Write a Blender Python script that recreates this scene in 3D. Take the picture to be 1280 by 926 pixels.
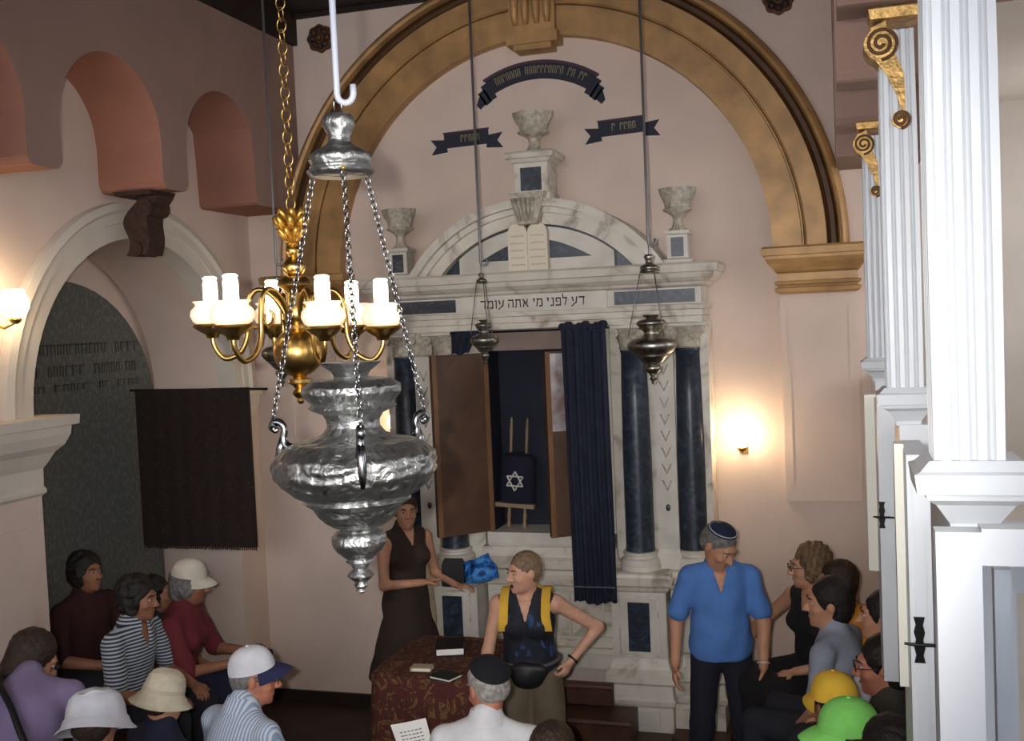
import bpy, bmesh, math, random
import numpy as np
from mathutils import Vector, Matrix

for o in list(bpy.data.objects):
    bpy.data.objects.remove(o, do_unlink=True)
scene = bpy.context.scene
COL = scene.collection
random.seed(7)
rng = np.random.RandomState(5)
PI = math.pi
rad = math.radians

# ------------------------------------------------------------------ camera
FPX = 1340.0
YAW, PITCH, ROLL = math.atan(.3034), rad(2.59), rad(2.45)
CAM = np.array([0.0, 0.0, 2.95])
fw = np.array([-math.sin(YAW)*math.cos(PITCH), math.cos(YAW)*math.cos(PITCH), -math.sin(PITCH)])
r0 = np.array([math.cos(YAW), math.sin(YAW), 0.0])
u0 = np.cross(r0, fw)
RT = math.cos(ROLL)*r0 - math.sin(ROLL)*u0
UP = math.sin(ROLL)*r0 + math.cos(ROLL)*u0
cam_data = bpy.data.cameras.new('camera')
cam_data.sensor_fit = 'HORIZONTAL'
cam_data.sensor_width = 36.0
cam_data.lens = FPX/1280.0*36.0
cam_data.clip_start = 0.02
cam_data.clip_end = 200
cam = bpy.data.objects.new('camera', cam_data)
COL.objects.link(cam)
m = Matrix.Identity(4)
for i in range(3):
    m[i][0], m[i][1], m[i][2], m[i][3] = RT[i], UP[i], -fw[i], CAM[i]
cam.matrix_world = m
scene.camera = cam

def ray(x, y): return fw + RT*(x-640)/FPX + UP*(463-y)/FPX
def onY(x, y, Y): d = ray(x, y); return CAM + d*(Y/d[1])
def onX(x, y, X): d = ray(x, y); return CAM + d*(X/d[0])
def onZ(x, y, Z): d = ray(x, y); return CAM + d*((Z-CAM[2])/d[2])
def atd(x, y, D): return CAM + ray(x, y)*D

# ------------------------------------------------------------------ world, flash, exposure
world = bpy.data.worlds.new('daylight')
scene.world = world
world.use_nodes = True
bgn = world.node_tree.nodes['Background']
bgn.inputs[0].default_value = (0.90, 0.92, 1.0, 1)
bgn.inputs[1].default_value = 5.6

fl = bpy.data.lights.new('camera_flash', 'SPOT')      # the compact camera's own flash, left of and above the lens
fl.energy = 470
fl.color = (1.0, 0.97, 0.93)
fl.spot_size = rad(66)
fl.spot_blend = 1.0
fl.shadow_soft_size = 0.02
flo = bpy.data.objects.new('camera_flash', fl)
COL.objects.link(flo)
mf = m.copy()
fp = CAM - RT*0.09 + UP*0.035
for i in range(3):
    mf[i][3] = fp[i]
flo.matrix_world = mf

vs = scene.view_settings
vs.view_transform = 'Standard'
vs.look = 'None'
vs.gamma = 1
vs.use_curve_mapping = False
vs.exposure = 0.2

# ------------------------------------------------------------------ materials
def srgb(r, g, b):
    def c(v):
        v /= 255.0
        return v/12.92 if v <= .04045 else ((v+.055)/1.055)**2.4
    return (c(r), c(g), c(b))
MATS = {}
def mat(name, col, rough=.6, metal=0., noise=.12, nscale=6., bump=0., bscale=40., emit=None, estr=0., spec=.4, col2=None, sheen=0., alpha=1., trans=0.):
    """principled material, colour varied by noise between col and col2"""
    if name in MATS: return MATS[name]
    M = bpy.data.materials.new(name); M.use_nodes = True
    nt = M.node_tree; N = nt.nodes; L = nt.links
    b = N['Principled BSDF']
    b.inputs['Roughness'].default_value = rough
    b.inputs['Metallic'].default_value = metal
    b.inputs['Specular IOR Level'].default_value = spec
    if trans: b.inputs['Transmission Weight'].default_value = trans
    tc = N.new('ShaderNodeTexCoord')
    if noise > 0 or col2:
        nz = N.new('ShaderNodeTexNoise'); nz.inputs['Scale'].default_value = nscale; nz.inputs['Detail'].default_value = 5
        L.new(tc.outputs['Object'], nz.inputs['Vector'])
        rp = N.new('ShaderNodeValToRGB')
        rp.color_ramp.elements[0].position = .32; rp.color_ramp.elements[1].position = .68
        c2 = col2 or tuple(max(0, c*(1-noise*1.6)) for c in col)
        rp.color_ramp.elements[0].color = (*c2, 1)
        rp.color_ramp.elements[1].color = (*col, 1)
        L.new(nz.outputs['Fac'], rp.inputs[0]); L.new(rp.outputs[0], b.inputs['Base Color'])
    else:
        b.inputs['Base Color'].default_value = (*col, 1)
    if bump > 0:
        n2 = N.new('ShaderNodeTexNoise'); n2.inputs['Scale'].default_value = bscale; n2.inputs['Detail'].default_value = 4
        L.new(tc.outputs['Object'], n2.inputs['Vector'])
        bp = N.new('ShaderNodeBump'); bp.inputs['Strength'].default_value = bump; bp.inputs['Distance'].default_value = .01
        L.new(n2.outputs['Fac'], bp.inputs['Height']); L.new(bp.outputs[0], b.inputs['Normal'])
    if emit:
        b.inputs['Emission Color'].default_value = (*emit, 1); b.inputs['Emission Strength'].default_value = estr
    MATS[name] = M
    return M

def stripe_mat(name, ca, cb, scale, axis='Z', width=.5, rough=.8, distort=0.):
    M = bpy.data.materials.new(name); M.use_nodes = True
    nt = M.node_tree; N = nt.nodes; L = nt.links
    b = N['Principled BSDF']; b.inputs['Roughness'].default_value = rough
    tc = N.new('ShaderNodeTexCoord'); w = N.new('ShaderNodeTexWave')
    w.wave_type = 'BANDS'; w.bands_direction = axis; w.inputs['Scale'].default_value = scale
    w.inputs['Distortion'].default_value = distort
    L.new(tc.outputs['Object'], w.inputs['Vector'])
    rp = N.new('ShaderNodeValToRGB')
    rp.color_ramp.elements[0].position = max(0, width-.08); rp.color_ramp.elements[1].position = min(1, width+.08)
    rp.color_ramp.elements[0].color = (*ca, 1); rp.color_ramp.elements[1].color = (*cb, 1)
    L.new(w.outputs['Fac'], rp.inputs[0]); L.new(rp.outputs[0], b.inputs['Base Color'])
    return M

def blotch_mat(name, cols, scale, rough=.8, kind='noise', bump=.0, distort=1.5, pos=None):
    """several colours in blotches: printed or woven patterns, veined stone"""
    M = bpy.data.materials.new(name); M.use_nodes = True
    nt = M.node_tree; N = nt.nodes; L = nt.links
    b = N['Principled BSDF']; b.inputs['Roughness'].default_value = rough
    tc = N.new('ShaderNodeTexCoord')
    if kind == 'noise':
        n = N.new('ShaderNodeTexNoise'); n.inputs['Scale'].default_value = scale; n.inputs['Detail'].default_value = 3
        n.inputs['Distortion'].default_value = distort; out = n.outputs['Fac']
    else:
        n = N.new('ShaderNodeTexVoronoi'); n.inputs['Scale'].default_value = scale; out = n.outputs['Distance']
    L.new(tc.outputs['Object'], n.inputs['Vector'])
    rp = N.new('ShaderNodeValToRGB'); rp.color_ramp.interpolation = 'LINEAR'
    k = len(cols); cr = rp.color_ramp
    while len(cr.elements) < k: cr.elements.new(.5)
    for i, c in enumerate(cols):
        cr.elements[i].position = pos[i] if pos else .28 + .44*i/(k-1); cr.elements[i].color = (*c, 1)
    L.new(out, rp.inputs[0]); L.new(rp.outputs[0], b.inputs['Base Color'])
    if bump:
        bp = N.new('ShaderNodeBump'); bp.inputs['Strength'].default_value = bump; bp.inputs['Distance'].default_value = .01
        L.new(out, bp.inputs['Height']); L.new(bp.outputs[0], b.inputs['Normal'])
    return M

M_PINK = mat('pink_plaster', srgb(218, 198, 184), .9, noise=.06, nscale=2.2, bump=.08, bscale=60)
M_ROSE_DIM = mat('rose_plaster_dim', srgb(152, 124, 112), .9, noise=.07, nscale=2.5, bump=.08, bscale=50)  # arcade rose darkened, the weak light on the left side put into its colour
M_SALMON = mat('salmon_plaster', srgb(162, 114, 96), .9, noise=.08, nscale=2.5, bump=.06, bscale=50)
M_ROSE_LIT = mat('rose_plaster_lit', srgb(190, 150, 146), .9, noise=.06, nscale=2.5, bump=.06, bscale=50)  # paler copy of the rose, the near flash light put into its colour
M_GOLDARCH = mat('bronze_gilt_paint', srgb(190, 148, 96), .45, .15, noise=.25, nscale=5, bump=.15, bscale=25)
M_GOLDDARK = mat('dark_bronze_and_groove_shade', srgb(92, 62, 36), .55, .2, noise=.2, nscale=6)
M_TRIMWHITE = mat('white_limewash', srgb(214, 205, 192), .8, noise=.06, nscale=3, bump=.05, bscale=40)
M_CREAMWOOD = mat('white_gloss_paint', srgb(202, 206, 210), .38, noise=.03, nscale=3, spec=.5)
M_CREAMEDGE = mat('cream_gloss_paint', srgb(206, 204, 192), .4, noise=.03, nscale=3, spec=.5)
M_CEIL = mat('dark_ceiling_wood', srgb(46, 32, 26), .7, noise=.3, nscale=4)
M_FLOOR = mat('dark_floor_boards', srgb(62, 48, 40), .6, noise=.25, nscale=3)
M_MARBLE = blotch_mat('veined_marble', [srgb(150, 138, 122), srgb(204, 196, 182), srgb(216, 209, 196)], 2.6, .45, distort=2.5, pos=[.3, .46, .7])
M_MARBLE2 = mat('pale_marble', srgb(214, 208, 196), .45, noise=.14, nscale=5)
M_MARBLEC = mat('carved_marble', srgb(200, 190, 172), .6, noise=.3, nscale=30, bump=.5, bscale=45)
M_BLUESTONE = blotch_mat('dark_blue_marble', [srgb(30, 36, 44), srgb(46, 54, 66), srgb(84, 92, 104)], 7, .3, distort=3, pos=[.3, .55, .82])
M_DOORWOOD = blotch_mat('brown_door_wood', [srgb(70, 50, 38), srgb(98, 70, 50)], 3.5, .45)
M_DOOREDGE = mat('door_edge_wood', srgb(124, 88, 58), .5, noise=.15)
M_GREYHEAD = mat('faded_lining', srgb(150, 132, 122), .8, noise=.12)
M_INTERIOR = mat('indigo_lining', srgb(32, 36, 50), .8, noise=.2, nscale=5)
M_CURTAIN = mat('navy_velvet', srgb(36, 41, 60), .9, noise=.25, nscale=14, sheen=.5)
M_SATIN = mat('satin_lining', srgb(200, 196, 200), .3, .3, noise=.3, nscale=8, bump=.4, bscale=9, col2=srgb(140, 118, 112))
M_GOLD = mat('gold', srgb(206, 160, 74), .32, .85, noise=.15, nscale=20)
M_GILT = mat('gilding', srgb(205, 165, 100), .4, .6, noise=.35, nscale=30, bump=.5, bscale=60)
M_BRASS = mat('brass', srgb(204, 168, 98), .3, 1., noise=.12, nscale=8)
M_SILVER = None
M_SILVERP = mat('plain_silver', srgb(140, 142, 144), .25, 1., noise=.15, nscale=20)
M_OLDSILVER = mat('tarnished_silver', srgb(176, 172, 160), .36, 1., noise=.35, nscale=30)
M_STEEL = mat('white_enamel_rod', srgb(158, 162, 176), .35, .1, noise=0)
M_IRON = mat('grey_wire', srgb(120, 118, 118), .45, .6, noise=0)
M_BLACKIRON = mat('black_iron', srgb(20, 20, 22), .4, .6, noise=0)
M_CORBEL = mat('dark_carved_wood', srgb(66, 44, 32), .6, noise=.4, nscale=30, bump=.6, bscale=40)
M_STEPS = mat('red_brown_step_wood', srgb(88, 56, 40), .5, noise=.3, nscale=5)
M_GLOBE = mat('lit_globe', srgb(255, 240, 215), .3, emit=(1.0, .76, .48), estr=24, noise=0)
M_SHADE = mat('lit_milk_glass', srgb(255, 245, 230), .3, emit=(1.0, .70, .38), estr=.5, noise=0)
M_BULB = mat('lit_candle_bulb', srgb(255, 245, 230), .3, emit=(1.0, .82, .55), estr=7, noise=0)
M_BOOKBLACK = mat('black_leather', srgb(26, 24, 26), .5, noise=.1)
M_PAPER = mat('paper', srgb(236, 234, 228), .8, noise=.03)
M_INK = mat('grey_ink', srgb(92, 92, 100), .8, noise=0)
M_BLACKINK = mat('black_letters', srgb(24, 22, 24), .6, noise=0)
M_GOLDINK = mat('gold_letters', srgb(150, 138, 104), .5, .3, noise=0)

def silver_mat():
    M = bpy.data.materials.new('embossed_silver'); M.use_nodes = True
    nt = M.node_tree; N = nt.nodes; L = nt.links
    b = N['Principled BSDF']; b.inputs['Metallic'].default_value = 1.; b.inputs['Roughness'].default_value = .42
    tc = N.new('ShaderNodeTexCoord')
    n = N.new('ShaderNodeTexNoise'); n.inputs['Scale'].default_value = 26; n.inputs['Detail'].default_value = 3; n.inputs['Distortion'].default_value = 2.2
    v = N.new('ShaderNodeTexVoronoi'); v.inputs['Scale'].default_value = 34
    L.new(tc.outputs['Object'], n.inputs['Vector']); L.new(tc.outputs['Object'], v.inputs['Vector'])
    a = N.new('ShaderNodeMath'); a.operation = 'ADD'
    L.new(n.outputs['Fac'], a.inputs[0]); L.new(v.outputs['Distance'], a.inputs[1])
    bp = N.new('ShaderNodeBump'); bp.inputs['Strength'].default_value = .75; bp.inputs['Distance'].default_value = .006
    L.new(a.outputs[0], bp.inputs['Height']); L.new(bp.outputs[0], b.inputs['Normal'])
    rp = N.new('ShaderNodeValToRGB')
    rp.color_ramp.elements[0].position = .35; rp.color_ramp.elements[1].position = .8
    rp.color_ramp.elements[0].color = (*srgb(64, 65, 66), 1); rp.color_ramp.elements[1].color = (*srgb(150, 151, 150), 1)
    L.new(a.outputs[0], rp.inputs[0]); L.new(rp.outputs[0], b.inputs['Base Color'])
    return M
M_SILVER = silver_mat()

def inscription_mat():
    """dark stone with rows of tiny illegible lettering in columns, a few rows of larger letters at the head"""
    M = bpy.data.materials.new('inscribed_dark_stone'); M.use_nodes = True
    nt = M.node_tree; N = nt.nodes; L = nt.links
    b = N['Principled BSDF']; b.inputs['Roughness'].default_value = .6
    tc = N.new('ShaderNodeTexCoord')
    def layer(sc, rows):
        mp = N.new('ShaderNodeMapping'); mp.inputs['Scale'].default_value = (1, sc, rows)
        L.new(tc.outputs['Object'], mp.inputs['Vector'])
        n = N.new('ShaderNodeTexNoise'); n.inputs['Scale'].default_value = 1; n.inputs['Detail'].default_value = 1
        L.new(mp.outputs[0], n.inputs['Vector'])
        return n.outputs['Fac']
    a = layer(40, 22)
    rp = N.new('ShaderNodeValToRGB')
    rp.color_ramp.elements[0].position = .5; rp.color_ramp.elements[1].position = .6
    rp.color_ramp.elements[0].color = (*srgb(88, 90, 86), 1); rp.color_ramp.elements[1].color = (*srgb(104, 106, 102), 1)
    L.new(a, rp.inputs[0]); L.new(rp.outputs[0], b.inputs['Base Color'])
    return M
M_TABLET = inscription_mat()

# ------------------------------------------------------------------ mesh helpers
class MB:
    def __init__(s): s.v = []; s.f = []; s.mi = []
    def add(s, vs_, fs_, mi=0):
        o = len(s.v); s.v += [tuple(map(float, p)) for p in vs_]
        s.f += [tuple(i+o for i in f) for f in fs_]; s.mi += [mi]*len(fs_)
        return s
    def box(s, x0, x1, y0, y1, z0, z1, mi=0):
        return s.add([(x0,y0,z0),(x1,y0,z0),(x1,y1,z0),(x0,y1,z0),(x0,y0,z1),(x1,y0,z1),(x1,y1,z1),(x0,y1,z1)],
                     [(0,3,2,1),(4,5,6,7),(0,1,5,4),(1,2,6,5),(2,3,7,6),(3,0,4,7)], mi)
    def lathe(s, prof, n=24, c=(0,0,0), mi=0, wob=None):
        """prof: (r, z) from bottom to top or top to bottom"""
        vs_ = []; fs_ = []
        for j, (r, z) in enumerate(prof):
            for i in range(n):
                a = 2*PI*i/n
                rr = r*(wob(a, j) if wob else 1)
                vs_.append((c[0]+rr*math.cos(a), c[1]+rr*math.sin(a), c[2]+z))
        for j in range(len(prof)-1):
            for i in range(n):
                k = (i+1) % n
                fs_.append((j*n+i, j*n+k, (j+1)*n+k, (j+1)*n+i))
        fs_.append(tuple(range(n-1, -1, -1))); fs_.append(tuple((len(prof)-1)*n+i for i in range(n)))
        return s.add(vs_, fs_, mi)
    def tube(s, pts, r, n=8, mi=0, closed=False):
        pts = [np.array(p, float) for p in pts]; k = len(pts)
        rs = r if hasattr(r, '__len__') else [r]*k
        vs_ = []; fs_ = []; prev = None
        for i, p in enumerate(pts):
            if closed: t = pts[(i+1) % k]-pts[i-1]
            else: t = pts[min(i+1, k-1)]-pts[max(i-1, 0)]
            t = t/(np.linalg.norm(t)+1e-9)
            if prev is None:
                a = np.array([0,0,1.]) if abs(t[2]) < .9 else np.array([1.,0,0])
                u = np.cross(t, a)
            else: u = prev - t*np.dot(prev, t)
            u = u/(np.linalg.norm(u)+1e-9); prev = u; w = np.cross(t, u)
            for j in range(n):
                a = 2*PI*j/n
                vs_.append(p + rs[i]*(u*math.cos(a)+w*math.sin(a)))
        for i in range(k if closed else k-1):
            for j in range(n):
                b = (i+1) % k
                fs_.append((i*n+j, i*n+(j+1) % n, b*n+(j+1) % n, b*n+j))
        if not closed:
            fs_.append(tuple(range(n-1, -1, -1))); fs_.append(tuple((k-1)*n+j for j in range(n)))
        return s.add(vs_, fs_, mi)
    def rloft(s, x0, x1, y0, y1, steps, mi=0, back=True):
        """rectangular moulding: steps of (z, outset); the back (y1) stays flat when back is False"""
        vs_ = []; fs_ = []
        for z, o in steps:
            yb = y1 + (o if back else 0)
            vs_ += [(x0-o, y0-o, z), (x1+o, y0-o, z), (x1+o, yb, z), (x0-o, yb, z)]
        for j in range(len(steps)-1):
            for i in range(4):
                k = (i+1) % 4
                fs_.append((j*4+i, j*4+k, j*4+4+k, j*4+4+i))
        fs_.append((3,2,1,0)); e = 4*(len(steps)-1); fs_.append((e, e+1, e+2, e+3))
        return s.add(vs_, fs_, mi)
    def prism(s, poly, fn, d0, d1, mi=0):
        """poly of (a, b) extruded between d0 and d1; fn(a, b, d) gives the point"""
        n = len(poly)
        vs_ = [fn(a, b, d0) for a, b in poly] + [fn(a, b, d1) for a, b in poly]
        fs_ = [tuple(range(n-1, -1, -1)), tuple(range(n, 2*n))]
        fs_ += [(i, (i+1) % n, n+(i+1) % n, n+i) for i in range(n)]
        return s.add(vs_, fs_, mi)
    def strip(s, low, high, fn, d0, d1, mi=0):
        """ribbon solid between two polylines of the same length"""
        n = len(low)
        vs_ = []
        for d in (d0, d1):
            for (a, b), (c, e) in zip(low, high): vs_ += [fn(a, b, d), fn(c, e, d)]
        q = 2*n; fs_ = []
        for i in range(n-1):
            a = 2*i
            fs_ += [(a, a+1, a+3, a+2), (q+a, q+a+2, q+a+3, q+a+1), (a, a+2, q+a+2, q+a), (a+1, q+a+1, q+a+3, a+3)]
        fs_ += [(0, q, q+1, 1), (q-2, q-1, 2*q-1, 2*q-2)]
        return s.add(vs_, fs_, mi)
    def ball(s, c, r, n=10, mi=0, sc=(1,1,1)):
        prof = [(r*math.sin(PI*j/n), -r*math.cos(PI*j/n)) for j in range(1, n)]
        o = len(s.v); s.lathe(prof, n*2, (0,0,0), mi)
        for i in range(o, len(s.v)):
            x, y, z = s.v[i]; s.v[i] = (c[0]+x*sc[0], c[1]+y*sc[1], c[2]+z*sc[2])
        return s
    def xf(s, M4):
        s.v = [tuple(M4 @ Vector(p)) for p in s.v]; return s
    def build(s, name, mats, parent=None, smooth=False, auto=None):
        me = bpy.data.meshes.new(name)
        me.from_pydata(s.v, [], s.f)
        bm = bmesh.new(); bm.from_mesh(me)
        bmesh.ops.recalc_face_normals(bm, faces=bm.faces[:])
        bm.to_mesh(me); bm.free()
        if not isinstance(mats, (list, tuple)): mats = [mats]
        for mm in mats: me.materials.append(mm)
        if len(mats) > 1: me.polygons.foreach_set('material_index', s.mi)
        if smooth:
            me.polygons.foreach_set('use_smooth', [True]*len(me.polygons))
            if auto is not None: me.set_sharp_from_angle(angle=rad(auto))
        me.update()
        o = bpy.data.objects.new(name, me); COL.objects.link(o)
        if parent is not None: o.parent = parent
        return o

def tag(o, label=None, cat=None, group=None, kind=None):
    if label: o['label'] = label
    if cat: o['category'] = cat
    if group: o['group'] = group
    if kind: o['kind'] = kind
    return o
def empty(name, loc=(0,0,0), rz=0, label=None, cat=None, group=None, kind=None):
    o = bpy.data.objects.new(name, None); COL.objects.link(o)
    o.location = [float(c) for c in loc]; o.rotation_euler = (0, 0, rz); o.empty_display_size = .1
    return tag(o, label, cat, group, kind)
def struct(o): o['kind'] = 'structure'; return o
def smooth(pts, n=5):
    """Catmull-Rom refinement of a polyline"""
    P = [np.array(p, float) for p in pts]; P = [2*P[0]-P[1]]+P+[2*P[-1]-P[-2]]; out = []
    for i in range(1, len(P)-2):
        for k in range(n):
            t = k/n
            out.append(.5*((2*P[i])+(-P[i-1]+P[i+1])*t+(2*P[i-1]-5*P[i]+4*P[i+1]-P[i+2])*t*t+(-P[i-1]+3*P[i]-3*P[i+1]+P[i+2])*t**3))
    out.append(P[-2]); return out
def arcpts(cx, cz, r, a0, a1, n): return [(cx+r*math.cos(a0+(a1-a0)*i/n), cz+r*math.sin(a0+(a1-a0)*i/n)) for i in range(n+1)]
fnY = lambda a, b, d: (a, d, b)     # outlines drawn in XZ, depth along Y
fnX = lambda a, b, d: (d, a, b)     # outlines drawn in YZ, depth along X
# ------------------------------------------------------------------ the setting
XC = -2.03          # middle of the room
WY = 7.70           # face of the end wall
FZ = -0.05          # floor level
CZ = 5.42           # ceiling level
XL, XLF = -4.50, -4.02      # left wall, front of its upper arcade
XRF = 0.03                  # front of the right upper arcade

struct(MB().box(-6.2, 2.2, -4, 8.0, FZ-.2, FZ).build('floor', M_FLOOR))
struct(MB().box(-6.2, 2.2, -4, 8.0, CZ, CZ+.2).build('ceiling', M_CEIL))
struct(MB().box(-4.6, .56, WY, WY+.3, FZ, CZ).build('wall_end', M_PINK))
struct(MB().box(.56, 2.2, WY, WY+.3, FZ, CZ).build('wall_end_gallery', M_TRIMWHITE))

# left wall with deep round-arched recesses
AR, AZ = 1.10, 2.52
arches = [6.23, 3.30]
def arch_bottom(y, eps=0):
    for c in arches:
        if abs(y-c) < AR: return AZ + math.sqrt(max(0, AR*AR-(y-c)**2))
    return None
mbw = MB()
def wall_prism(mb, y0, b0, y1, b1, zt, x0, x1, mi=0, mib=0):
    mb.add([(x0,y0,b0),(x1,y0,b0),(x1,y1,b1),(x0,y1,b1),(x0,y0,zt),(x1,y0,zt),(x1,y1,zt),(x0,y1,zt)],
           [(4,5,6,7),(1,2,6,5),(3,0,4,7)], mi)
    o = len(mb.v)-8
    mb.f.append((o, o+3, o+2, o+1)); mb.mi.append(mib)
    mb.f.append((o, o+1, o+5, o+4)); mb.mi.append(mib)
    mb.f.append((o+2, o+3, o+7, o+6)); mb.mi.append(mib)
for c in arches:
    ys = [c - AR*math.cos(PI*i/28) for i in range(29)]
    for a, b in zip(ys[:-1], ys[1:]):
        wall_prism(mbw, a, AZ+math.sqrt(max(0, AR**2-(a-c)**2)), b, AZ+math.sqrt(max(0, AR**2-(b-c)**2)), CZ, XL, XL-.7)
for a, b in ((-4, arches[1]-AR), (arches[1]+AR, arches[0]-AR), (arches[0]+AR, WY+.3)):
    mbw.box(XL-.7, XL, a, b, FZ, CZ)
wl = struct(mbw.build('wall_left', M_PINK))
struct(MB().box(XL-1.0, XL-.75, -4, 8.0, FZ, CZ).build('wall_left_recess', M_PINK))

# white arch mouldings and imposts on the left wall
def ring_sweep(cy, cz, prof, fn, n=40, a0=0, a1=PI):
    mb = MB(); k = len(prof); vs_ = []; fs_ = []
    for i in range(n+1):
        a = a0+(a1-a0)*i/n
        for r, d in prof: vs_.append(fn(cy+r*math.cos(a), cz+r*math.sin(a), d))
    for i in range(n):
        for j in range(k-1):
            fs_.append((i*k+j, i*k+j+1, (i+1)*k+j+1, (i+1)*k+j))
    fs_ += [tuple(range(k)), tuple(n*k+j for j in range(k-1, -1, -1))]
    return mb.add(vs_, fs_)
for i, c in enumerate(arches):
    pr = [(AR-.002, XL-.12), (AR-.002, XL+.035), (AR+.10, XL+.035), (AR+.105, XL+.05), (AR+.17, XL+.05), (AR+.19, XL+.075), (AR+.235, XL+.06), (AR+.24, XL-.01)]
    struct(ring_sweep(c, AZ, pr, fnX).build('trim_%d' % (i+1), M_TRIMWHITE))
imp = [(AZ-.46, .0), (AZ-.44, .02), (AZ-.42, .02), (AZ-.405, .01), (AZ-.30, .012), (AZ-.27, .03), (AZ-.21, .06), (AZ-.17, .10), (AZ-.11, .125), (AZ-.06, .13), (AZ-.055, .16), (AZ, .165)]
k = 3
for a, b in ((arches[1]+AR, arches[0]-AR), (arches[0]+AR, WY-.02)):
    last = b > 7
    struct(MB().rloft(XL-.62, XL+(.02 if last else .07), a+(.165 if last else .015), b-(.17 if last else .015), [(z, o*(1. if not last else .55)) for z, o in imp]).build('trim_%d' % k, M_TRIMWHITE)); k += 1
pier = MB().box(XL-.6, XL+.07, arches[1]+AR+.015, arches[0]-AR-.015, FZ, AZ-.455)
pier.box(XL+.07, XL+.082, arches[1]+AR+.15, arches[0]-AR-.14, .5, AZ-.62)
struct(pier.build('wall_left_pier', M_PINK))

# upper arcades: pendants and arches, the same on both sides
def arcade_h(y):
    """underside height of the arcade"""
    per = 1.19; y0 = 6.015
    d = abs((y-y0+per/2) % per - per/2)          # distance to the middle of a pendant
    if y > 6.98 and y < 99: d = min(d, max(0, .14 - (y-7.0)))
    hw = .135
    if d <= hw:
        e = hw-d
        return 3.885 + (.045*(1-min(1, e/.05))**2 if e < .05 else 0)
    u = (d-hw)/(per/2-hw)                         # 0 at the pendant, 1 at the crown
    u = min(1, u)
    return 4.16 + .46*math.sqrt(max(0, 1-(1-u)**2.0))
def arcade(x0, x1, name, ms, y_from):
    ys = list(np.arange(y_from, WY, .02)) + [WY]
    per = 1.19
    for kk in range(-6, 3):
        for sg in (-1, 1):
            e = 6.015+kk*per+sg*.135
            if y_from < e < 7.0: ys += [e-1e-4, e+1e-4]
    ys = sorted(ys)
    mb = MB()
    for a, b in zip(ys[:-1], ys[1:]):
        ha, hb = arcade_h(a), arcade_h(b)
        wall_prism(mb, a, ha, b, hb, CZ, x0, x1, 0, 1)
    # drop internal faces: side quads between neighbours of equal height
    o = mb.build(name, ms)
    return struct(o)
arcade(XLF, XL, 'wall_left_arcade', [M_ROSE_DIM, M_SALMON], 0.0)
arcade(XRF, .56, 'wall_right_arcade', [M_ROSE_LIT, M_ROSE_DIM], 1.2)

# end wall: pilasters, capitals, great arch
for i, xc in enumerate((2*XC+.11, -.11)):
    p = MB().box(xc-.255, xc+.255, WY-.05, WY+.02, 1.62, 3.1)
    for q in (-1, 1): p.box(xc+q*.2-.004, xc+q*.2+.004, WY-.055, WY-.05, 1.75, 2.95)
    struct(p.build('trim_%d' % (5+i), M_PINK))
    st = [(3.06, .0), (3.075, .03), (3.10, .035), (3.105, .015), (3.12, .01), (3.125, .03), (3.145, .035), (3.15, .012), (3.20, .012), (3.215, .03), (3.235, .04), (3.27, .075), (3.30, .09), (3.32, .092), (3.325, .11), (3.37, .115), (3.385, .1), (3.39, 0)]
    c = MB().rloft(xc-.25, xc+.25, WY-.10, WY+.02, st, back=False)
    struct(c.build('trim_%d' % (7+i), M_GOLDARCH))
SZ = 3.38
gr = struct(empty('trim_9', (0,0,0)))
gr['label'] = 'great round gilded arch framing the ark wall'
bands = [
    ('arch_band', [(1.63, WY+.01), (1.63, WY-.10), (1.825, WY-.10), (1.83, WY-.085), (1.84, WY-.085), (1.845, WY)], M_GOLDARCH),
    ('arch_band', [(1.845, WY), (1.845, WY-.105), (1.86, WY-.12), (1.99, WY-.12), (1.995, WY)], M_GOLDARCH),
    ('arch_groove', [(1.993, WY), (1.993, WY-.10), (2.02, WY-.07), (2.05, WY-.07), (2.065, WY-.10), (2.068, WY)], M_GOLDDARK),  # shade of the groove's depth painted in as darker bronze
    ('arch_roll', [(2.065, WY), (2.065, WY-.12), (2.075, WY-.15), (2.095, WY-.16), (2.115, WY-.15), (2.135, WY-.12), (2.14, WY)], M_GOLDARCH)]
for nm, pr, mm in bands:
    o = ring_sweep(XC, SZ, pr, fnY, 72).build(nm, mm, gr, True, 40)
# keystone of the great arch
ks = empty('trim_10'); struct(ks); ks['label'] = 'fluted gilded keystone at the crown of the great arch'
kb = MB().box(XC-.17, XC+.17, WY-.16, WY, 5.02, 5.40)
kb.box(XC-.19, XC+.19, WY-.19, WY, 4.94, 5.02).box(XC-.14, XC+.14, WY-.17, WY, 4.90, 4.94)
kb.build('keystone_block', M_GOLDARCH, ks)
for j in range(4):
    x = XC-.12+.08*j
    MB().tube([(x, WY-.17, 5.08), (x, WY-.19, 5.14), (x, WY-.19, 5.25), (x, WY-.17, 5.34)], [.018, .027, .03, .024], 10).build('flute', M_GOLDARCH, ks, True)
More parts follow.
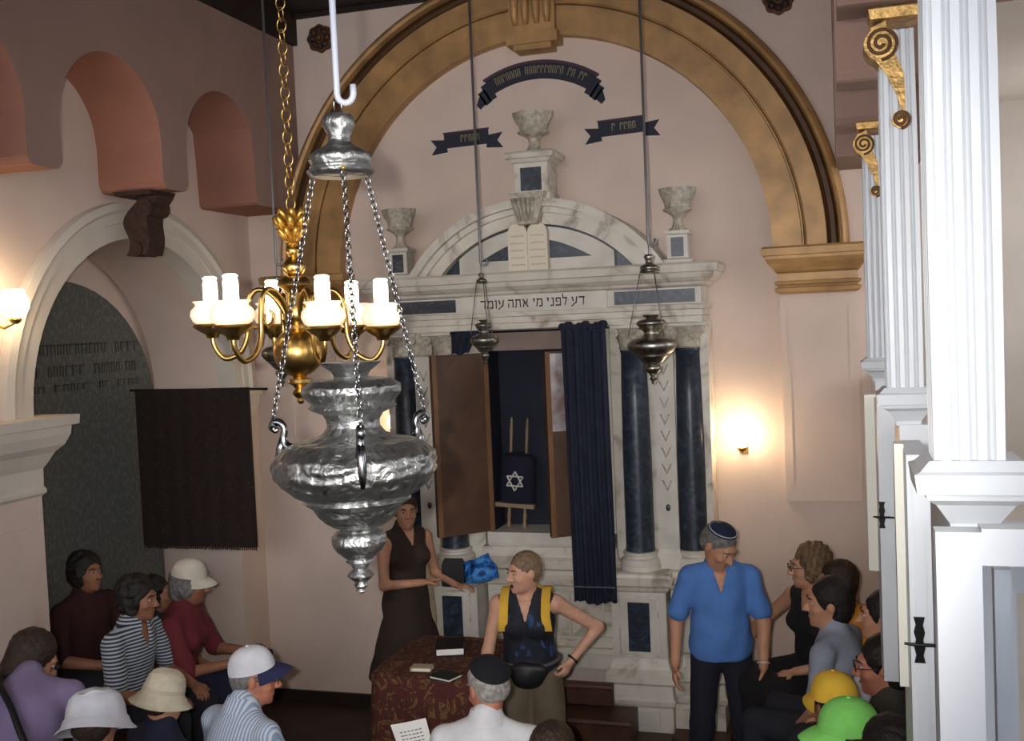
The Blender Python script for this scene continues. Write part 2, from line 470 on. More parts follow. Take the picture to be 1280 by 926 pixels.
# rosettes in the spandrels
for (px, py) in ((400, 48), (973, -2)):
    c = onY(px, py, WY-.02)
    rs = empty('rosette', (c[0], WY, c[2]), 0, 'dark gilt carved rosette in the arch spandrel ' + ('beside the salmon arcade' if px < 600 else 'beside the white gallery columns'), 'rosette', 'spandrel rosettes')
    MB().prism([(.105*math.cos(2*PI*i/32)*(1+.06*math.cos(8*2*PI*i/32)), .105*math.sin(2*PI*i/32)*(1+.06*math.cos(8*2*PI*i/32))) for i in range(32)], fnY, -.03, .0).build('disc', M_GOLDDARK, rs)
    for j in range(8):
        a = 2*PI*j/8
        MB().ball((.064*math.cos(a), -.035, .064*math.sin(a)), .028, 6, sc=(1, .6, 1)).build('petal', M_CORBEL, rs, True)
    MB().ball((0, -.04, 0), .024, 6).build('boss', M_GOLDDARK, rs, True)

# skirting along the foot of the end wall
struct(MB().box(-4.5, -3.35, WY-.03, WY, FZ, .04).build('baseboard_end', M_CEIL))

# carved corbel under a pendant of the left arcade
cb = empty('corbel', (XLF-.24, 6.015, 3.3), 0, 'dark carved wooden corbel under a pendant of the salmon arcade', 'corbel')
MB().rloft(-.13, .13, -.13, .13, [(.55, -.03), (.56, .0), (.585, .01)]).build('abacus', M_CORBEL, cb)
sc = []
for i in range(13):
    t = i/12.
    sc.append((.02+.10*t*t+.02*math.sin(t*7), .18+.37*t))
low = [(a-.13-.02*math.sin(b*20), b) for a, b in sc]
MB().strip(low, [(a+.03, b) for a, b in sc], lambda a, b, d: (a, d, b), -.085, .085).build('bracket', M_CORBEL, cb, True, 50)
for z, r in ((.48, .06), (.22, .045)):
    MB().tube([(.06 if z > .3 else -.02, -.1, z), (.06 if z > .3 else -.02, .1, z)], r, 14).build('scroll', M_CORBEL, cb, True, 40)

# memorial tablet on the back wall of the recess, arched top
poly = [(arches[0]+1.02, FZ+.9), (arches[0]+1.02, AZ-.1)]
poly += [(arches[0]+1.02*math.cos(a), AZ-.1+.95*math.sin(a)) for a in [PI*i/24 for i in range(1, 24)]]
poly += [(arches[0]-1.02, AZ-.1), (arches[0]-1.02, FZ+.9)]
tb = empty('memorial_tablet', (XL-.7, arches[0], FZ+.9), 0, 'dark inscribed memorial tablet at the back of the arched recess', 'tablet')
pl = [(a-arches[0], b-FZ-.9) for a, b in poly]
MB().prism(pl, fnX, .0, .05).build('slab', M_TABLET, tb)
rows = MB()
for r_, (zz, hh) in enumerate([(2.08, .075), (1.93, .075), (1.80, .05)]):
    y = -.85
    while y < .85:
        w = .03+.04*random.random()
        if random.random() < .82: 
            rows.box(.05, .053, y, y+w*.25, zz-hh, zz); rows.box(.05, .053, y, y+w, zz-.012, zz)
            if random.random() < .6: rows.box(.05, .053, y+w*.8, y+w, zz-hh, zz)
        y += w+.02
M_TLET = mat('tablet_letters', srgb(64, 66, 64), .6, noise=0)
rw = rows.build('heading_letters', M_TLET, tb); rw['kind'] = 'stuff'
struct(MB().box(XL-.7, XL-.62, arches[0]-AR+.01, arches[0]+AR-.01, FZ, FZ+.88).build('wall_recess_plinth', M_TABLET))

# rail and rug
ry = 6.95
ra, rb_ = onY(150, 488, ry), onY(334, 486, ry)
rl = MB().tube([ra, rb_], .009, 8).build('rug_rail', M_BLACKIRON, None, True)
tag(rl, 'thin black rail the dark rug hangs from', 'rail')
a, b = onY(172, 489, ry), onY(313, 487, ry); bz = onY(172, 680, ry)[2]
M_RUG = blotch_mat('dark_woven_rug', [srgb(22, 16, 14), srgb(40, 26, 20), srgb(30, 22, 20), srgb(58, 42, 30)], 24, .95, bump=.4)
rg = MB()
n = 48
low = []; high = []
for i in range(n+1):
    x = a[0]+(b[0]-a[0])*i/n
    low.append((x, ry-.034-.004*math.sin(i*.9))); high.append((x, ry-.012-.004*math.sin(i*.9)))
rg.strip(low, high, lambda p, q, d: (p, q, d), bz, a[2]+.01)
ro_ = tag(rg.build('hanging_rug', M_RUG), 'dark woven rug hanging from a rail in the arched recess', 'rug')
fr = MB()
for i in range(60):
    x = a[0]+(b[0]-a[0])*(i+.5)/60
    fr.box(x-.003, x+.003, ry-.026, ry-.020, bz-.018-.008*random.random(), bz)
fr.build('fringe', M_RUG, ro_)['kind'] = 'stuff'

# ------------------------------------------------------------------ right side: gallery front
struct(MB().box(.55, .70, 1.2, WY, FZ, 1.62).build('wall_right', M_PINK))
struct(MB().box(.22, 2.2, 1.2, WY, 1.60, 1.72).build('floor_gallery', M_TRIMWHITE))
gw = MB()
yy = 1.2
gw.box(2.0, 2.2, -4, WY, FZ, 2.7).box(2.0, 2.2, -4, WY, 4.1, CZ)
for y0 in (-4, -1.2, 1.6, 4.4, 7.2): gw.box(2.0, 2.2, y0, min(WY, y0+2.0), 2.7, 4.1)
struct(gw.build('wall_gallery_windows', M_TRIMWHITE))
struct(MB().box(.56, 2.2, 1.2, WY, 4.25, 4.4).build('ceiling_gallery', M_TRIMWHITE))
# wooden panels between the pilasters under the gallery openings
gp = MB()
for ya, yb in ((2.1, 3.5), (3.8, 5.65), (5.95, WY)):
    gp.box(.24, .30, ya, yb, 1.72, 2.48)
    gp.box(.225, .31, ya, yb, 2.44, 2.50)
struct(gp.build('wall_gallery_front', M_CREAMWOOD))

def fluted_column(Y, label):
    t = empty('fluted_column', (.205, Y, 2.67), 0, label, 'column', 'white fluted columns of the gallery front')
    # shaft: rectangular plan with flutes on the faces seen from the hall
    w, d = .055, .05
    pts = []
    def edge(p, q, nfl):
        N_ = nfl*8
        for i in range(N_):
            u = i/N_
            dep = .009*max(0, math.sin(u*nfl*2*PI))
            nx, ny = (q[1]-p[1]), -(q[0]-p[0]); L_ = math.hypot(nx, ny)
            pts.append((p[0]+(q[0]-p[0])*u - nx/L_*dep, p[1]+(q[1]-p[1])*u - ny/L_*dep))
    cs = [(-w, -d), (w, -d), (w, d), (-w, d)]
    for i in range(4): edge(cs[i], cs[(i+1) % 4], 4)
    mb = MB(); n_ = len(pts); lev = 15
    vs_ = []; fs_ = []
    for j in range(lev+1):
        t_ = j/lev; s_ = 1.0+.05*math.sin(PI*t_)-.06*t_
        for x, y in pts: vs_.append((x*s_, y*s_, .02+1.12*t_))
    for j in range(lev):
        for i in range(n_):
            k2 = (i+1) % n_; fs_.append((j*n_+i, j*n_+k2, (j+1)*n_+k2, (j+1)*n_+i))
    fs_ += [tuple(range(n_-1, -1, -1)), tuple(lev*n_+i for i in range(n_))]
    mb.add(vs_, fs_).build('shaft', M_CREAMWOOD, t, True, 35)
    MB().rloft(-.058, .075, -.055, .055, [(-.105, -.03), (-.09, -.028), (-.055, -.005), (-.045, .01), (-.035, .012), (-.033, .026), (.0, .03), (.004, .02), (.02, .005)]).build('base_moulding', M_CREAMWOOD, t)
    MB().box(-.02, .10, -.045, .06, -.20, -.10).build('plinth', M_CREAMWOOD, t)
    # gilded capital: abacus slab, volute, hanging leaf, lower scroll
    MB().rloft(-.075, .08, -.065, .065, [(1.17, -.01), (1.175, .0), (1.205, .006), (1.212, 0)]).build('abacus', M_GILT, t)
    def spiral(cx, cz, r, y0, y1, nm, turns=2.2):
        g = MB(); g.tube([(cx, y0+.006, cz), (cx, y1, cz)], [r, r], 18)
        g.build(nm, M_GILT, t, True, 40)
        sp = []
        for i in range(40):
            u = i/39; a_ = -PI*.5+u*turns*2*PI; rr = r*(1-.85*u)
            sp.append((cx+rr*math.cos(a_), y0+.003, cz+rr*math.sin(a_)))
        MB().tube(sp, .006, 6).build('spiral', M_GOLDDARK, t, True)
    spiral(-.045, 1.10, .052, -.062, .06, 'volute')
    MB().strip([(-.075, 1.15), (-.085, 1.08), (-.03, 1.0), (.0, .93), (.012, .88)], [(-.03, 1.17), (-.01, 1.08), (.02, 1.0), (.022, .93), (.022, .88)], fnY, -.058, .05).build('leaf_drop', M_GILT, t)
    spiral(.008, .86, .028, -.062, .03, 'lower_scroll', 1.8)
    return t
fluted_column(1.95, 'white fluted column on a bracket above the open glazed sash')
fluted_column(3.65, 'white fluted column with gilded scroll capital next to the shutter with long handle plate')
fluted_column(5.80, 'white fluted column with gilded scroll capital closest to the ark wall')

def handle(parent, p, nrm, s=1.):
    """black lever handle with a tall back plate; the plate lies in the Y-Z plane rotated to face nrm"""
    rz = math.atan2(nrm[1], nrm[0])+PI/2
    M4 = Matrix.Translation(Vector([float(c) for c in p])) @ Matrix.Rotation(rz, 4, 'Z')
    g = MB()
    pr = []
    for i in range(13):
        z = -.085*s + .17*s*i/12
        pr.append((.016*s*(1+.22*math.cos(i*PI/2)), z))
    g.prism([(a_, b_) for a_, b_ in pr]+[(-a_, b_) for a_, b_ in reversed(pr)], fnY, -.006, .0)
    g.tube([(0, 0, -.01*s), (0, -.03*s, -.01*s)], .009*s, 10)
    g.tube([(-.055*s, -.033*s, -.006*s), (-.02*s, -.034*s, -.01*s), (.04*s, -.033*s, -.01*s), (.075*s, -.03*s, -.012*s)], [.005*s, .007*s, .007*s, .005*s], 8)
    g.xf(M4).build('door_handle', M_BLACKIRON, parent, True, 40)

def leaf(nm, x0, x1, yn, yf, ztop, zbot, hx, hz, strip, label, hs):
    """shutter leaf seen almost edge-on, handle on the narrow face turned to the hall, an outer stile beside it"""
    t = struct(empty(nm, (0,0,0))); t['label'] = label
    MB().box(x0, x1, yn, yf, zbot, ztop).build('leaf_board', M_CREAMWOOD, t)
    MB().box(x0+.012, x1-.012, yn-.004, yn, zbot+.02, ztop-.02).build('edge_bead', M_CREAMWOOD, t)
    MB().box(strip[0], strip[1], strip[2], strip[2]+.05, strip[3], ztop+.01).build('stile', M_CREAMEDGE, t)
    handle(t, (hx, yn-.005, hz), (0, -1), hs)
    return t
leaf('door_1', .142, .205, 4.32, 4.62, 2.58, 1.50, .150, 2.15, (.104, .148, 4.62, 1.86), 'white open shutter leaf with a small black lever handle', .6)
leaf('door_2', .140, .188, 2.50, 2.78, 2.62, 1.62, .158, 2.21, (.121, .142, 2.62, 2.06), 'white open shutter leaf with a black lever handle on a long plate', .6)
# glazed sash facing the hall
sx = struct(empty('window_1', (0,0,0))); sx['label'] = 'open white glazed sash under the big fluted column'
yS = 1.55
for nm, q in (('sash_stile', (.122, .180, 1.75, 2.64)), ('sash_rail', (.180, .36, 2.595, 2.645)), ('sash_rail', (.180, .36, 1.75, 1.83)), ('sash_stile', (.36, .41, 1.75, 2.64))):
    MB().box(q[0], q[1], yS, yS+.04, q[2], q[3]).build(nm, M_CREAMWOOD, sx)
M_GLASS = mat('window_glass', (.92, .96, 1.), .03, noise=0, trans=1.0)
MB().box(.178, .362, yS+.016, yS+.020, 1.82, 2.60).build('pane', M_GLASS, sx)
MB().box(.20, .222, yS+.045, yS+.07, 1.75, 2.58).build('sash_inner_bead', M_CREAMWOOD, sx)
# floor of the photographer's gallery at the back of the hall, out of view
struct(MB().box(-4.5, .2, -4, .35, 1.30, 1.45).build('floor_back_gallery', M_FLOOR))

# unseen back wall added to keep daylight off the lower hall, windows set high
bw = MB().box(-4.5, 2.2, -4.2, -4.0, FZ, 2.6).box(-4.5, 2.2, -4.2, -4.0, 5.2, CZ)
for x0 in (-4.5, -2.9, -1.3, .3, 1.9): bw.box(x0, x0+.3, -4.2, -4.0, 2.6, 5.2)
struct(bw.build('wall_back_added', M_PINK))

struct(MB().box(XLF-.02, XLF+.04, -4, WY, 5.185, CZ).build('trim_11', M_CEIL))
struct(MB().box(-4.5, .56, WY-.03, WY, 5.385, CZ).build('trim_12', M_CEIL))
# ------------------------------------------------------------------ the ark
AY = 7.40           # face of the ark
ark = empty('torah_ark', (XC, AY, .10), 0, 'tall white marble ark with dark columns and arched pediment', 'ark')
def ap(mb, name, mm, smooth=False, auto=None, par=None):
    """build an ark part drawn in room coordinates"""
    if par is None:
        mb.v = [(x-XC, y-AY, z-.10) for x, y, z in mb.v]; return mb.build(name, mm, ark, smooth, auto)
    mb.v = [(x-XC, y-AY, z-.10) for x, y, z in mb.v]; return mb.build(name, mm, par, smooth, auto)
MY = WY-.005
NL, NR = -2.44, -1.58      # niche
# body slabs around the niche
ap(MB().box(-3.22, NL-.06, AY, MY, 1.2, 2.90), 'side_slab', M_MARBLE)
ap(MB().box(NR+.06, -.84, AY, MY, 1.2, 2.90), 'side_slab', M_MARBLE)
for x0, x1 in ((NL-.06, NL), (NR, NR+.06)):
    ap(MB().box(x0, x1, AY-.03, MY, 1.43, 2.90), 'jamb', M_MARBLE2)
ap(MB().box(NL, NR, WY-.04, MY, 1.43, 2.76), 'niche_lining', M_INTERIOR)
for x0, x1 in ((NL+.001, NL+.012), (NR-.012, NR-.001)):
    ap(MB().box(x0, x1, AY+.02, WY-.04, 1.43, 2.76), 'niche_lining', M_INTERIOR)
ap(MB().box(NL, NR, AY+.02, MY, 2.745, 2.90), 'header_panel', M_GREYHEAD)
ap(MB().rloft(NL-.0, NR+.0, AY-.02, MY, [(1.33, .02), (1.35, .03), (1.43, .03)], back=False), 'sill', M_MARBLE2)
ap(MB().rloft(NL-.02, NR+.02, AY-.02, MY, [(1.04, .0), (1.06, .06), (1.10, .07), (1.13, .04), (1.16, .04), (1.18, .075), (1.24, .08), (1.26, .05), (1.33, .045)], back=False), 'sill_moulding', M_MARBLE)
ap(MB().box(NL-.06, NR+.06, AY, MY, .46, 1.05), 'centre_panel', M_MARBLE)
for z0, z1, o in ((.46, .56, .05), (.56, .60, .03), (.66, .68, .015), (.98, 1.0, .015)):
    ap(MB().box(NL-.04, NR+.04, AY-o, AY, z0, z1), 'panel_moulding', M_MARBLE2)
for k in range(4):
    x = NL+.06+.245*k
    ap(MB().box(x, x+.012, AY-.015, AY, .68, .98), 'panel_moulding', M_MARBLE2)
# pedestals, columns, capitals
def pedestal(x0, x1, yf, inlay):
    ap(MB().rloft(x0, x1, yf, MY, [(.10, .03), (.27, .03), (.29, .045), (.32, .05), (.34, .035), (.42, .03), (.44, .05), (.50, .045), (.53, .02), (.58, .005), (.60, 0)], back=False), 'pedestal_base', M_MARBLE)
    ap(MB().box(x0, x1, yf, MY, .60, 1.08), 'pedestal_die', M_MARBLE2)
    for a_, b_, c_, d_ in ((x0+.05, x1-.05, 1.02, 1.035), (x0+.05, x1-.05, .615, .63), (x0+.05, x0+.062, .63, 1.02), (x1-.062, x1-.05, .63, 1.02)):
        ap(MB().box(a_, b_, yf-.01, yf, c_, d_), 'die_moulding', M_MARBLE)
    if inlay: ap(MB().box((x0+x1)/2-.075, (x0+x1)/2+.075, yf-.008, yf, .65, .99), 'stone_inlay', M_BLUESTONE)
    ap(MB().box(x0+.06, x1-.06, yf-.045, yf-.03, .14, .24), 'base_panel', M_MARBLE2)
    ap(MB().rloft(x0, x1, yf, MY, [(1.06, .0), (1.075, .02), (1.10, .03), (1.115, .05), (1.16, .06), (1.17, .045), (1.19, .04), (1.20, .02)], back=False), 'pedestal_cornice', M_MARBLE)
def column(xc, yc):
    ap(MB().lathe([(.145, 1.20), (.145, 1.235), (.138, 1.24), (.142, 1.255), (.135, 1.275), (.115, 1.285), (.112, 1.30), (.122, 1.305), (.122, 1.32), (.108, 1.325)], 28, (xc, yc, 0)), 'column_base', M_MARBLE2, True, 40)
    ap(MB().lathe([(.104, 1.322), (.1, 1.36), (.1, 2.0), (.094, 2.4), (.088, 2.70), (.094, 2.71), (.09, 2.73)], 28, (xc, yc, 0)), 'column_shaft', M_BLUESTONE, True, 40)
    cp = ap(MB().lathe([(.088, 2.72), (.1, 2.735), (.094, 2.75), (.105, 2.80), (.135, 2.865), (.14, 2.875)], 24, (xc, yc, 0), wob=lambda a, j: 1+.07*math.cos(8*a)*(j > 2)), 'capital', M_MARBLEC, True, 50)
    cp2 = MB().rloft(xc-.13, xc+.13, yc-.13, yc+.13, [(2.868, -.01), (2.875, .01), (2.895, .012), (2.90, 0)])
    ap(cp2, 'abacus', M_MARBLE2, par=ark)
    for sx_ in (-1, 1):
        ap(MB().tube([(xc+sx_*.105, yc-.135, 2.845), (xc+sx_*.105, yc-.06, 2.845)], .032, 12), 'volute', M_MARBLEC, True, 40)
for sgn in (1, -1):
    def mx(x): return x if sgn > 0 else 2*XC-x
    def seg(a_, b_): return (a_, b_) if sgn > 0 else (2*XC-b_, 2*XC-a_)
    pedestal(*seg(-1.54, -1.16), AY-.20, True)
    pedestal(*seg(-1.14, -.82), AY-.10, False)
    column(mx(-1.345), AY-.06)
    column(mx(-.98), AY+.03)
    a_, b_ = seg(-1.215, -1.075)
    ap(MB().box(a_, b_, AY-.04, AY, 1.2, 2.74), 'pilaster_strip', M_MARBLE2)
    for k in range(8):          # hanging garland carved in low relief
        zc = 2.58-.115*k
        ap(MB().tube([((a_+b_)/2-.03, AY-.043, zc+.035), ((a_+b_)/2, AY-.048, zc-.03), ((a_+b_)/2+.03, AY-.043, zc+.035)], [.006, .011, .006], 6), 'garland_leaf', M_MARBLEC, True)
    ap(MB().ball(((a_+b_)/2, AY-.043, 1.62), .02, 6, sc=(.8, .5, 1.3)), 'garland_drop', M_BLUESTONE, True)
    ap(MB().rloft(a_, b_, AY-.05, AY, [(2.72, 0), (2.74, .015), (2.80, .02), (2.86, .035), (2.90, .035)], back=False), 'strip_capital', M_MARBLEC)
    ap(MB().rloft(a_, b_, AY-.05, AY, [(1.2, .03), (1.26, .03), (1.30, .01), (1.33, .0)], back=False), 'strip_base', M_MARBLE2)
# entablature
EX0, EX1 = 2*XC+.86, -.86
ap(MB().rloft(EX0, EX1, AY-.12, MY, [(2.90, .0), (2.94, .0), (2.945, .012), (2.985, .012), (2.99, .03), (3.02, .035), (3.025, 0)], back=False), 'architrave', M_MARBLE)
ap(MB().box(EX0, EX1, AY-.12, MY, 3.02, 3.14), 'frieze', M_MARBLE2)
for a_, b_ in ((-1.45, -.90), (2*XC+.90, 2*XC+1.45)):
    ap(MB().box(a_, b_, AY-.132, AY-.12, 3.035, 3.125), 'stone_inlay', M_BLUESTONE)
ap(MB().box(-2.56, -1.50, AY-.14, AY-.12, 3.02, 3.14), 'text_panel', M_MARBLE2)
ap(MB().rloft(EX0, EX1, AY-.12, MY, [(3.135, .0), (3.15, .03), (3.17, .04), (3.175, .06), (3.20, .09), (3.23, .10), (3.235, .12), (3.285, .13), (3.30, .115), (3.302, 0)], back=False), 'cornice', M_MARBLE)
# inscription on the frieze: square Hebrew letters drawn stroke by stroke (x to the right, unit height)
def bar(x0, z0, x1, z1, w0, w1=None): return ('bar', x0, z0, x1, z1, w0, w1 or w0)
HB = {
 'dalet': (.62, [bar(.0, .92, .62, .92, .17), bar(.50, .90, .46, .0, .12, .10)]),
 'ayin': (.66, [bar(.10, 1., .22, .45, .14), bar(.58, 1., .50, .2, .14), bar(.54, .40, .02, -.16, .12)]),
 'lamed': (.52, [bar(.06, 1.42, .06, .9, .12), bar(.0, .92, .50, .92, .16), bar(.46, .88, .24, .0, .13, .10)]),
 'pe': (.60, [bar(.04, .92, .54, .92, .16), bar(.52, .92, .52, .08, .12), bar(.02, .08, .56, .08, .16), bar(.10, .92, .10, .52, .12), bar(.08, .52, .32, .52, .11)]),
 'nun': (.40, [bar(.14, .92, .36, .92, .16), bar(.32, .92, .32, .08, .12), bar(.0, .08, .36, .08, .16)]),
 'yod': (.26, [bar(.02, .92, .24, .92, .16), bar(.20, .92, .12, .56, .12)]),
 'mem': (.68, [bar(.04, 1., .20, .78, .14), bar(.16, .88, .02, .02, .11), bar(.18, .86, .58, .92, .15), bar(.58, .92, .60, .06, .13), bar(.28, .08, .64, .08, .16)]),
 'alef': (.70, [bar(.06, 1., .62, .02, .15), bar(.56, 1., .48, .46, .12), bar(.22, .62, .08, .0, .12)]),
 'tav': (.66, [bar(.02, .92, .62, .92, .16), bar(.56, .92, .58, .0, .12), bar(.16, .90, .12, .08, .11), bar(.0, .06, .16, .06, .13)]),
 'he': (.62, [bar(.0, .92, .60, .92, .16), bar(.54, .92, .54, .0, .12), bar(.08, .58, .06, .0, .11)]),
 'vav': (.24, [bar(.02, .92, .22, .92, .16), bar(.17, .92, .15, .0, .12)])}
def hebrew(words, xr, xl, zb, h, y, par):
    """letters set from right to left, fitted between xr and xl"""
    tot = sum(sum(HB[c][0]+.13 for c in w)+.28 for w in words)-.28
    s_ = (xr-xl)/tot; x = xr
    for w in words:
        for c in w:
            wd, strokes = HB[c]; x -= wd*s_
            g = MB()
            for kk, (_, a0, b0, a1, b1, w0, w1) in enumerate(strokes):
                d = np.array([(a1-a0)*s_, (b1-b0)*h]); L_ = np.linalg.norm(d); d /= L_; nn = np.array([-d[1], d[0]])
                e0, e1 = w0*h*.5, w1*h*.5
                A_ = np.array([x+a0*s_, zb+b0*h]); B_ = np.array([x+a1*s_, zb+b1*h])
                g.prism([tuple(A_+nn*e0), tuple(A_-nn*e0), tuple(B_-nn*e1), tuple(B_+nn*e1)], fnY, y-.003-.0002*kk, y)
            ap(g, 'letter', M_BLACKINK, par=par)
            x -= .13*s_
        x -= .28*s_
hebrew([['dalet', 'ayin'], ['lamed', 'pe', 'nun', 'yod'], ['mem', 'yod'], ['alef', 'tav', 'he'], ['ayin', 'vav', 'mem', 'dalet']], -1.655, -2.425, 3.05, .058, AY-.14, ark)
# segmental pediment
PXC, PR = -2.01, 1.096; PZC = 3.302-.596
def seg_arc(r, zb, n=36):
    h = zb-PZC; a = math.asin(min(1, h/r)); return arcpts(PXC, PZC, r, a, PI-a, n)
def arcband(r0_, r1_, y, nm, mm, zb=3.302, thick=None):
    lo = seg_arc(r0_, zb); hi = seg_arc(r1_, zb)
    ap(MB().strip(lo, hi, fnY, y, MY), nm, mm, True, 35)
arcband(1.04, 1.096, AY-.22, 'pediment_arch_cornice', M_MARBLE)
arcband(1.00, 1.04, AY-.17, 'pediment_arch_band', M_MARBLE)
arcband(.92, 1.00, AY-.13, 'pediment_arch_band', M_MARBLE)
lo = seg_arc(.925, 3.302)
ap(MB().prism(lo, fnY, AY-.05, MY), 'tympanum_stone', M_BLUESTONE)
# inner white panel with upright ends and a dark lens
hw = .565
top = [(x, z) for x, z in arcpts(PXC, PZC, .905, rad(40), rad(140), 30) if abs(x-PXC) < hw]
zc_ = PZC+math.sqrt(.905**2-hw**2)
top = [(PXC+hw, zc_)]+top+[(PXC-hw, zc_)]
lens = [(PXC+.41-.82*i/20., 3.385+.14*math.sin(PI*i/20.)) for i in range(21)]
pan = MB()
low = [(x, 3.302) for x, z in top]
pan.prism([(PXC+hw, 3.302)]+top+[(PXC-hw, 3.302)], fnY, AY-.10, AY-.05)
ap(pan, 'tympanum_panel', M_MARBLE2)
ap(MB().prism(lens, fnY, AY-.104, AY-.09), 'tympanum_lens', M_BLUESTONE)
# tablets of the law
tbx = MB()
def tablet(xa, xb):
    c = (xa+xb)/2; r = (xb-xa)/2
    return [(xb, 3.305), (xb, 3.565)]+arcpts(c, 3.565, r, 0, PI, 12)[1:-1]+[(xa, 3.565), (xa, 3.305)]
M_STONE = mat('pale_limestone', srgb(226, 216, 196), .7, noise=.05)
tl = ap(MB().prism(tablet(-2.185, -2.043), fnY, AY-.17, AY-.10), 'tablet_of_law', M_STONE)
tl2 = ap(MB().prism(tablet(-2.041, -1.90), fnY, AY-.17, AY-.10), 'tablet_of_law', M_STONE)
M_TABINK = mat('faint_letters', srgb(176, 166, 148), .7, noise=0)
for c, par in ((-2.114, tl), (-1.97, tl2)):
    g = MB()
    for r_ in range(5):
        x = c-.05; z = 3.55-.05*r_
        while x < c+.045:
            w = .005+.008*random.random(); g.box(x, x+w, AY-.1715, AY-.17, z-.008, z); x += w+.005
    ap(g, 'engraved_lines', M_TABINK, par=par)['kind'] = 'stuff'
# keystone, top pedestal, vases
ap(MB().strip([(-2.09, 3.62), (-2.15, 3.84)], [(-1.95, 3.62), (-1.89, 3.84)], fnY, AY-.24, AY), 'keystone', M_MARBLEC)
for k in range(5):
    x = -2.1+.035*k
    ap(MB().tube([(-2.02+(x+.0+2.02)*.6, AY-.243, 3.64), (x-.01, AY-.25, 3.80)], [.008, .016], 8), 'keystone_leaf', M_MARBLEC, True)
VX = -2.005
ap(MB().rloft(VX-.12, VX+.12, AY-.14, AY+.1, [(3.78, .015), (3.84, .015), (3.85, 0), (4.05, 0), (4.06, .02), (4.08, .03), (4.085, .05), (4.115, .06), (4.13, .05), (4.14, .0)]), 'finial_pedestal', M_MARBLE)
ap(MB().box(VX-.075, VX+.075, AY-.147, AY-.14, 3.86, 4.02), 'stone_inlay', M_BLUESTONE)
def vase(xc, yc, z0, h, r):
    pr = [(.55, 0), (.55, .04), (.36, .09), (.27, .2), (.27, .30), (.38, .37), (.62, .44), (.82, .48), (.86, .52), (.72, .54), (.76, .66), (.92, .80), (1.0, .90), (1.05, 1.0), (.85, .985), (.6, .9)]
    ap(MB().lathe([(a*r, z0+b*h) for a, b in pr], 28, (xc, yc, 0), wob=lambda a, j: 1+(.07*math.cos(7*a) if j > 10 else 0)), 'marble_vase', M_MARBLEC, True, 60)
vase(VX, AY-.02, 4.14, .275, .135)
for xc in (-1.01, 2*XC+1.01):
    ap(MB().rloft(xc-.07, xc+.07, AY-.10, AY+.04, [(3.30, .03), (3.325, .03), (3.335, 0), (3.49, 0), (3.5, .015), (3.52, .015)]), 'finial_pedestal', M_MARBLE2)
    ap(MB().box(xc-.042, xc+.042, AY-.106, AY-.10, 3.345, 3.475), 'stone_inlay', M_BLUESTONE)
    vase(xc, AY-.03, 3.52, .29, .118)
# doors
def ark_door(hx, hy, ang, w, nm_mat, side):
    d = np.array([math.cos(ang), math.sin(ang)]); nrm = np.array([-d[1], d[0]])
    def P(u, v, z): return (hx+d[0]*u+nrm[0]*v, hy+d[1]*u+nrm[1]*v, z)
    def slab(u0, u1, v0, v1, z0, z1):
        return MB().add([P(u0,v0,z0),P(u1,v0,z0),P(u1,v1,z0),P(u0,v1,z0),P(u0,v0,z1),P(u1,v0,z1),P(u1,v1,z1),P(u0,v1,z1)],
                        [(0,3,2,1),(4,5,6,7),(0,1,5,4),(1,2,6,5),(2,3,7,6),(3,0,4,7)])
    dr = ap(slab(0, w, -.018, .018, 1.44, 2.735), 'ark_door', nm_mat)
    for u0, u1 in ((0, .035), (w-.035, w)):
        ap(slab(u0, u1, -.024, .024, 1.44, 2.735), 'door_stile', M_DOOREDGE, par=dr)
    return dr, slab
ark_door(-2.43, AY-.02, rad(-136), .44, M_DOORWOOD, 0)
d2, slab2 = ark_door(-1.60, AY-.035, rad(180+33), .40, M_DOORWOOD, 1)
ap(slab2(.036, .364, .0185, .023, 2.18, 2.72), 'satin_panel', M_SATIN, par=d2)
ap(slab2(.04, .36, -.023, -.0185, 2.25, 2.72), 'satin_panel', M_SATIN, par=d2)
ap(MB().tube([(NL-.17, AY-.12, 2.885), (NL-.17, AY-.27, 2.885), (NR+.1, AY-.27, 2.885), (NR+.1, AY-.12, 2.885)], .007, 8), 'curtain_rod', M_BLACKIRON, True)

# curtain and the bunched end at the other side of its rod
def drape(name, x0, x1, y, z0, z1, amp, waves, mm, label, cat, taper=None):
    n, lv = waves*10, 16
    vs_ = []; fs_ = []
    for side in (0, 1):
        for j in range(lv+1):
            t_ = j/lv; z = z1+(z0-z1)*t_
            xa, xb = (x0, x1) if not taper else (x0+taper[0]*t_, x1+taper[1]*t_)
            for i in range(n+1):
                u = i/n
                a = amp*(.55+.45*t_)*math.sin(2*PI*waves*u+.6*math.sin(3*t_))+.4*amp*math.sin(2*PI*waves*.37*u+1)
                vs_.append((xa+(xb-xa)*u, y+a-.012*side, z + (.012*math.sin(9*u) if j == lv else 0)))
    q = (lv+1)*(n+1)
    for j in range(lv):
        for i in range(n):
            b_ = j*(n+1)+i
            fs_ += [(b_, b_+1, b_+n+2, b_+n+1), (q+b_, q+b_+n+1, q+b_+n+2, q+b_+1)]
    for j in range(lv):
        for i in (0, n):
            b_ = j*(n+1)+i; fs_.append((b_, b_+n+1, q+b_+n+1, q+b_))
    for i in range(n):
        for j in (0, lv):
            b_ = j*(n+1)+i; fs_.append((b_, q+b_, q+b_+1, b_+1))
    return tag(MB().add(vs_, fs_).build(name, mm, None, True, 60), label, cat)
cuo = drape('ark_curtain', -1.80, -1.49, 7.12, 1.00, 2.90, .022, 5, M_CURTAIN, 'dark navy curtain drawn to one side of the open ark', 'curtain', (.02, .01))
g = MB()
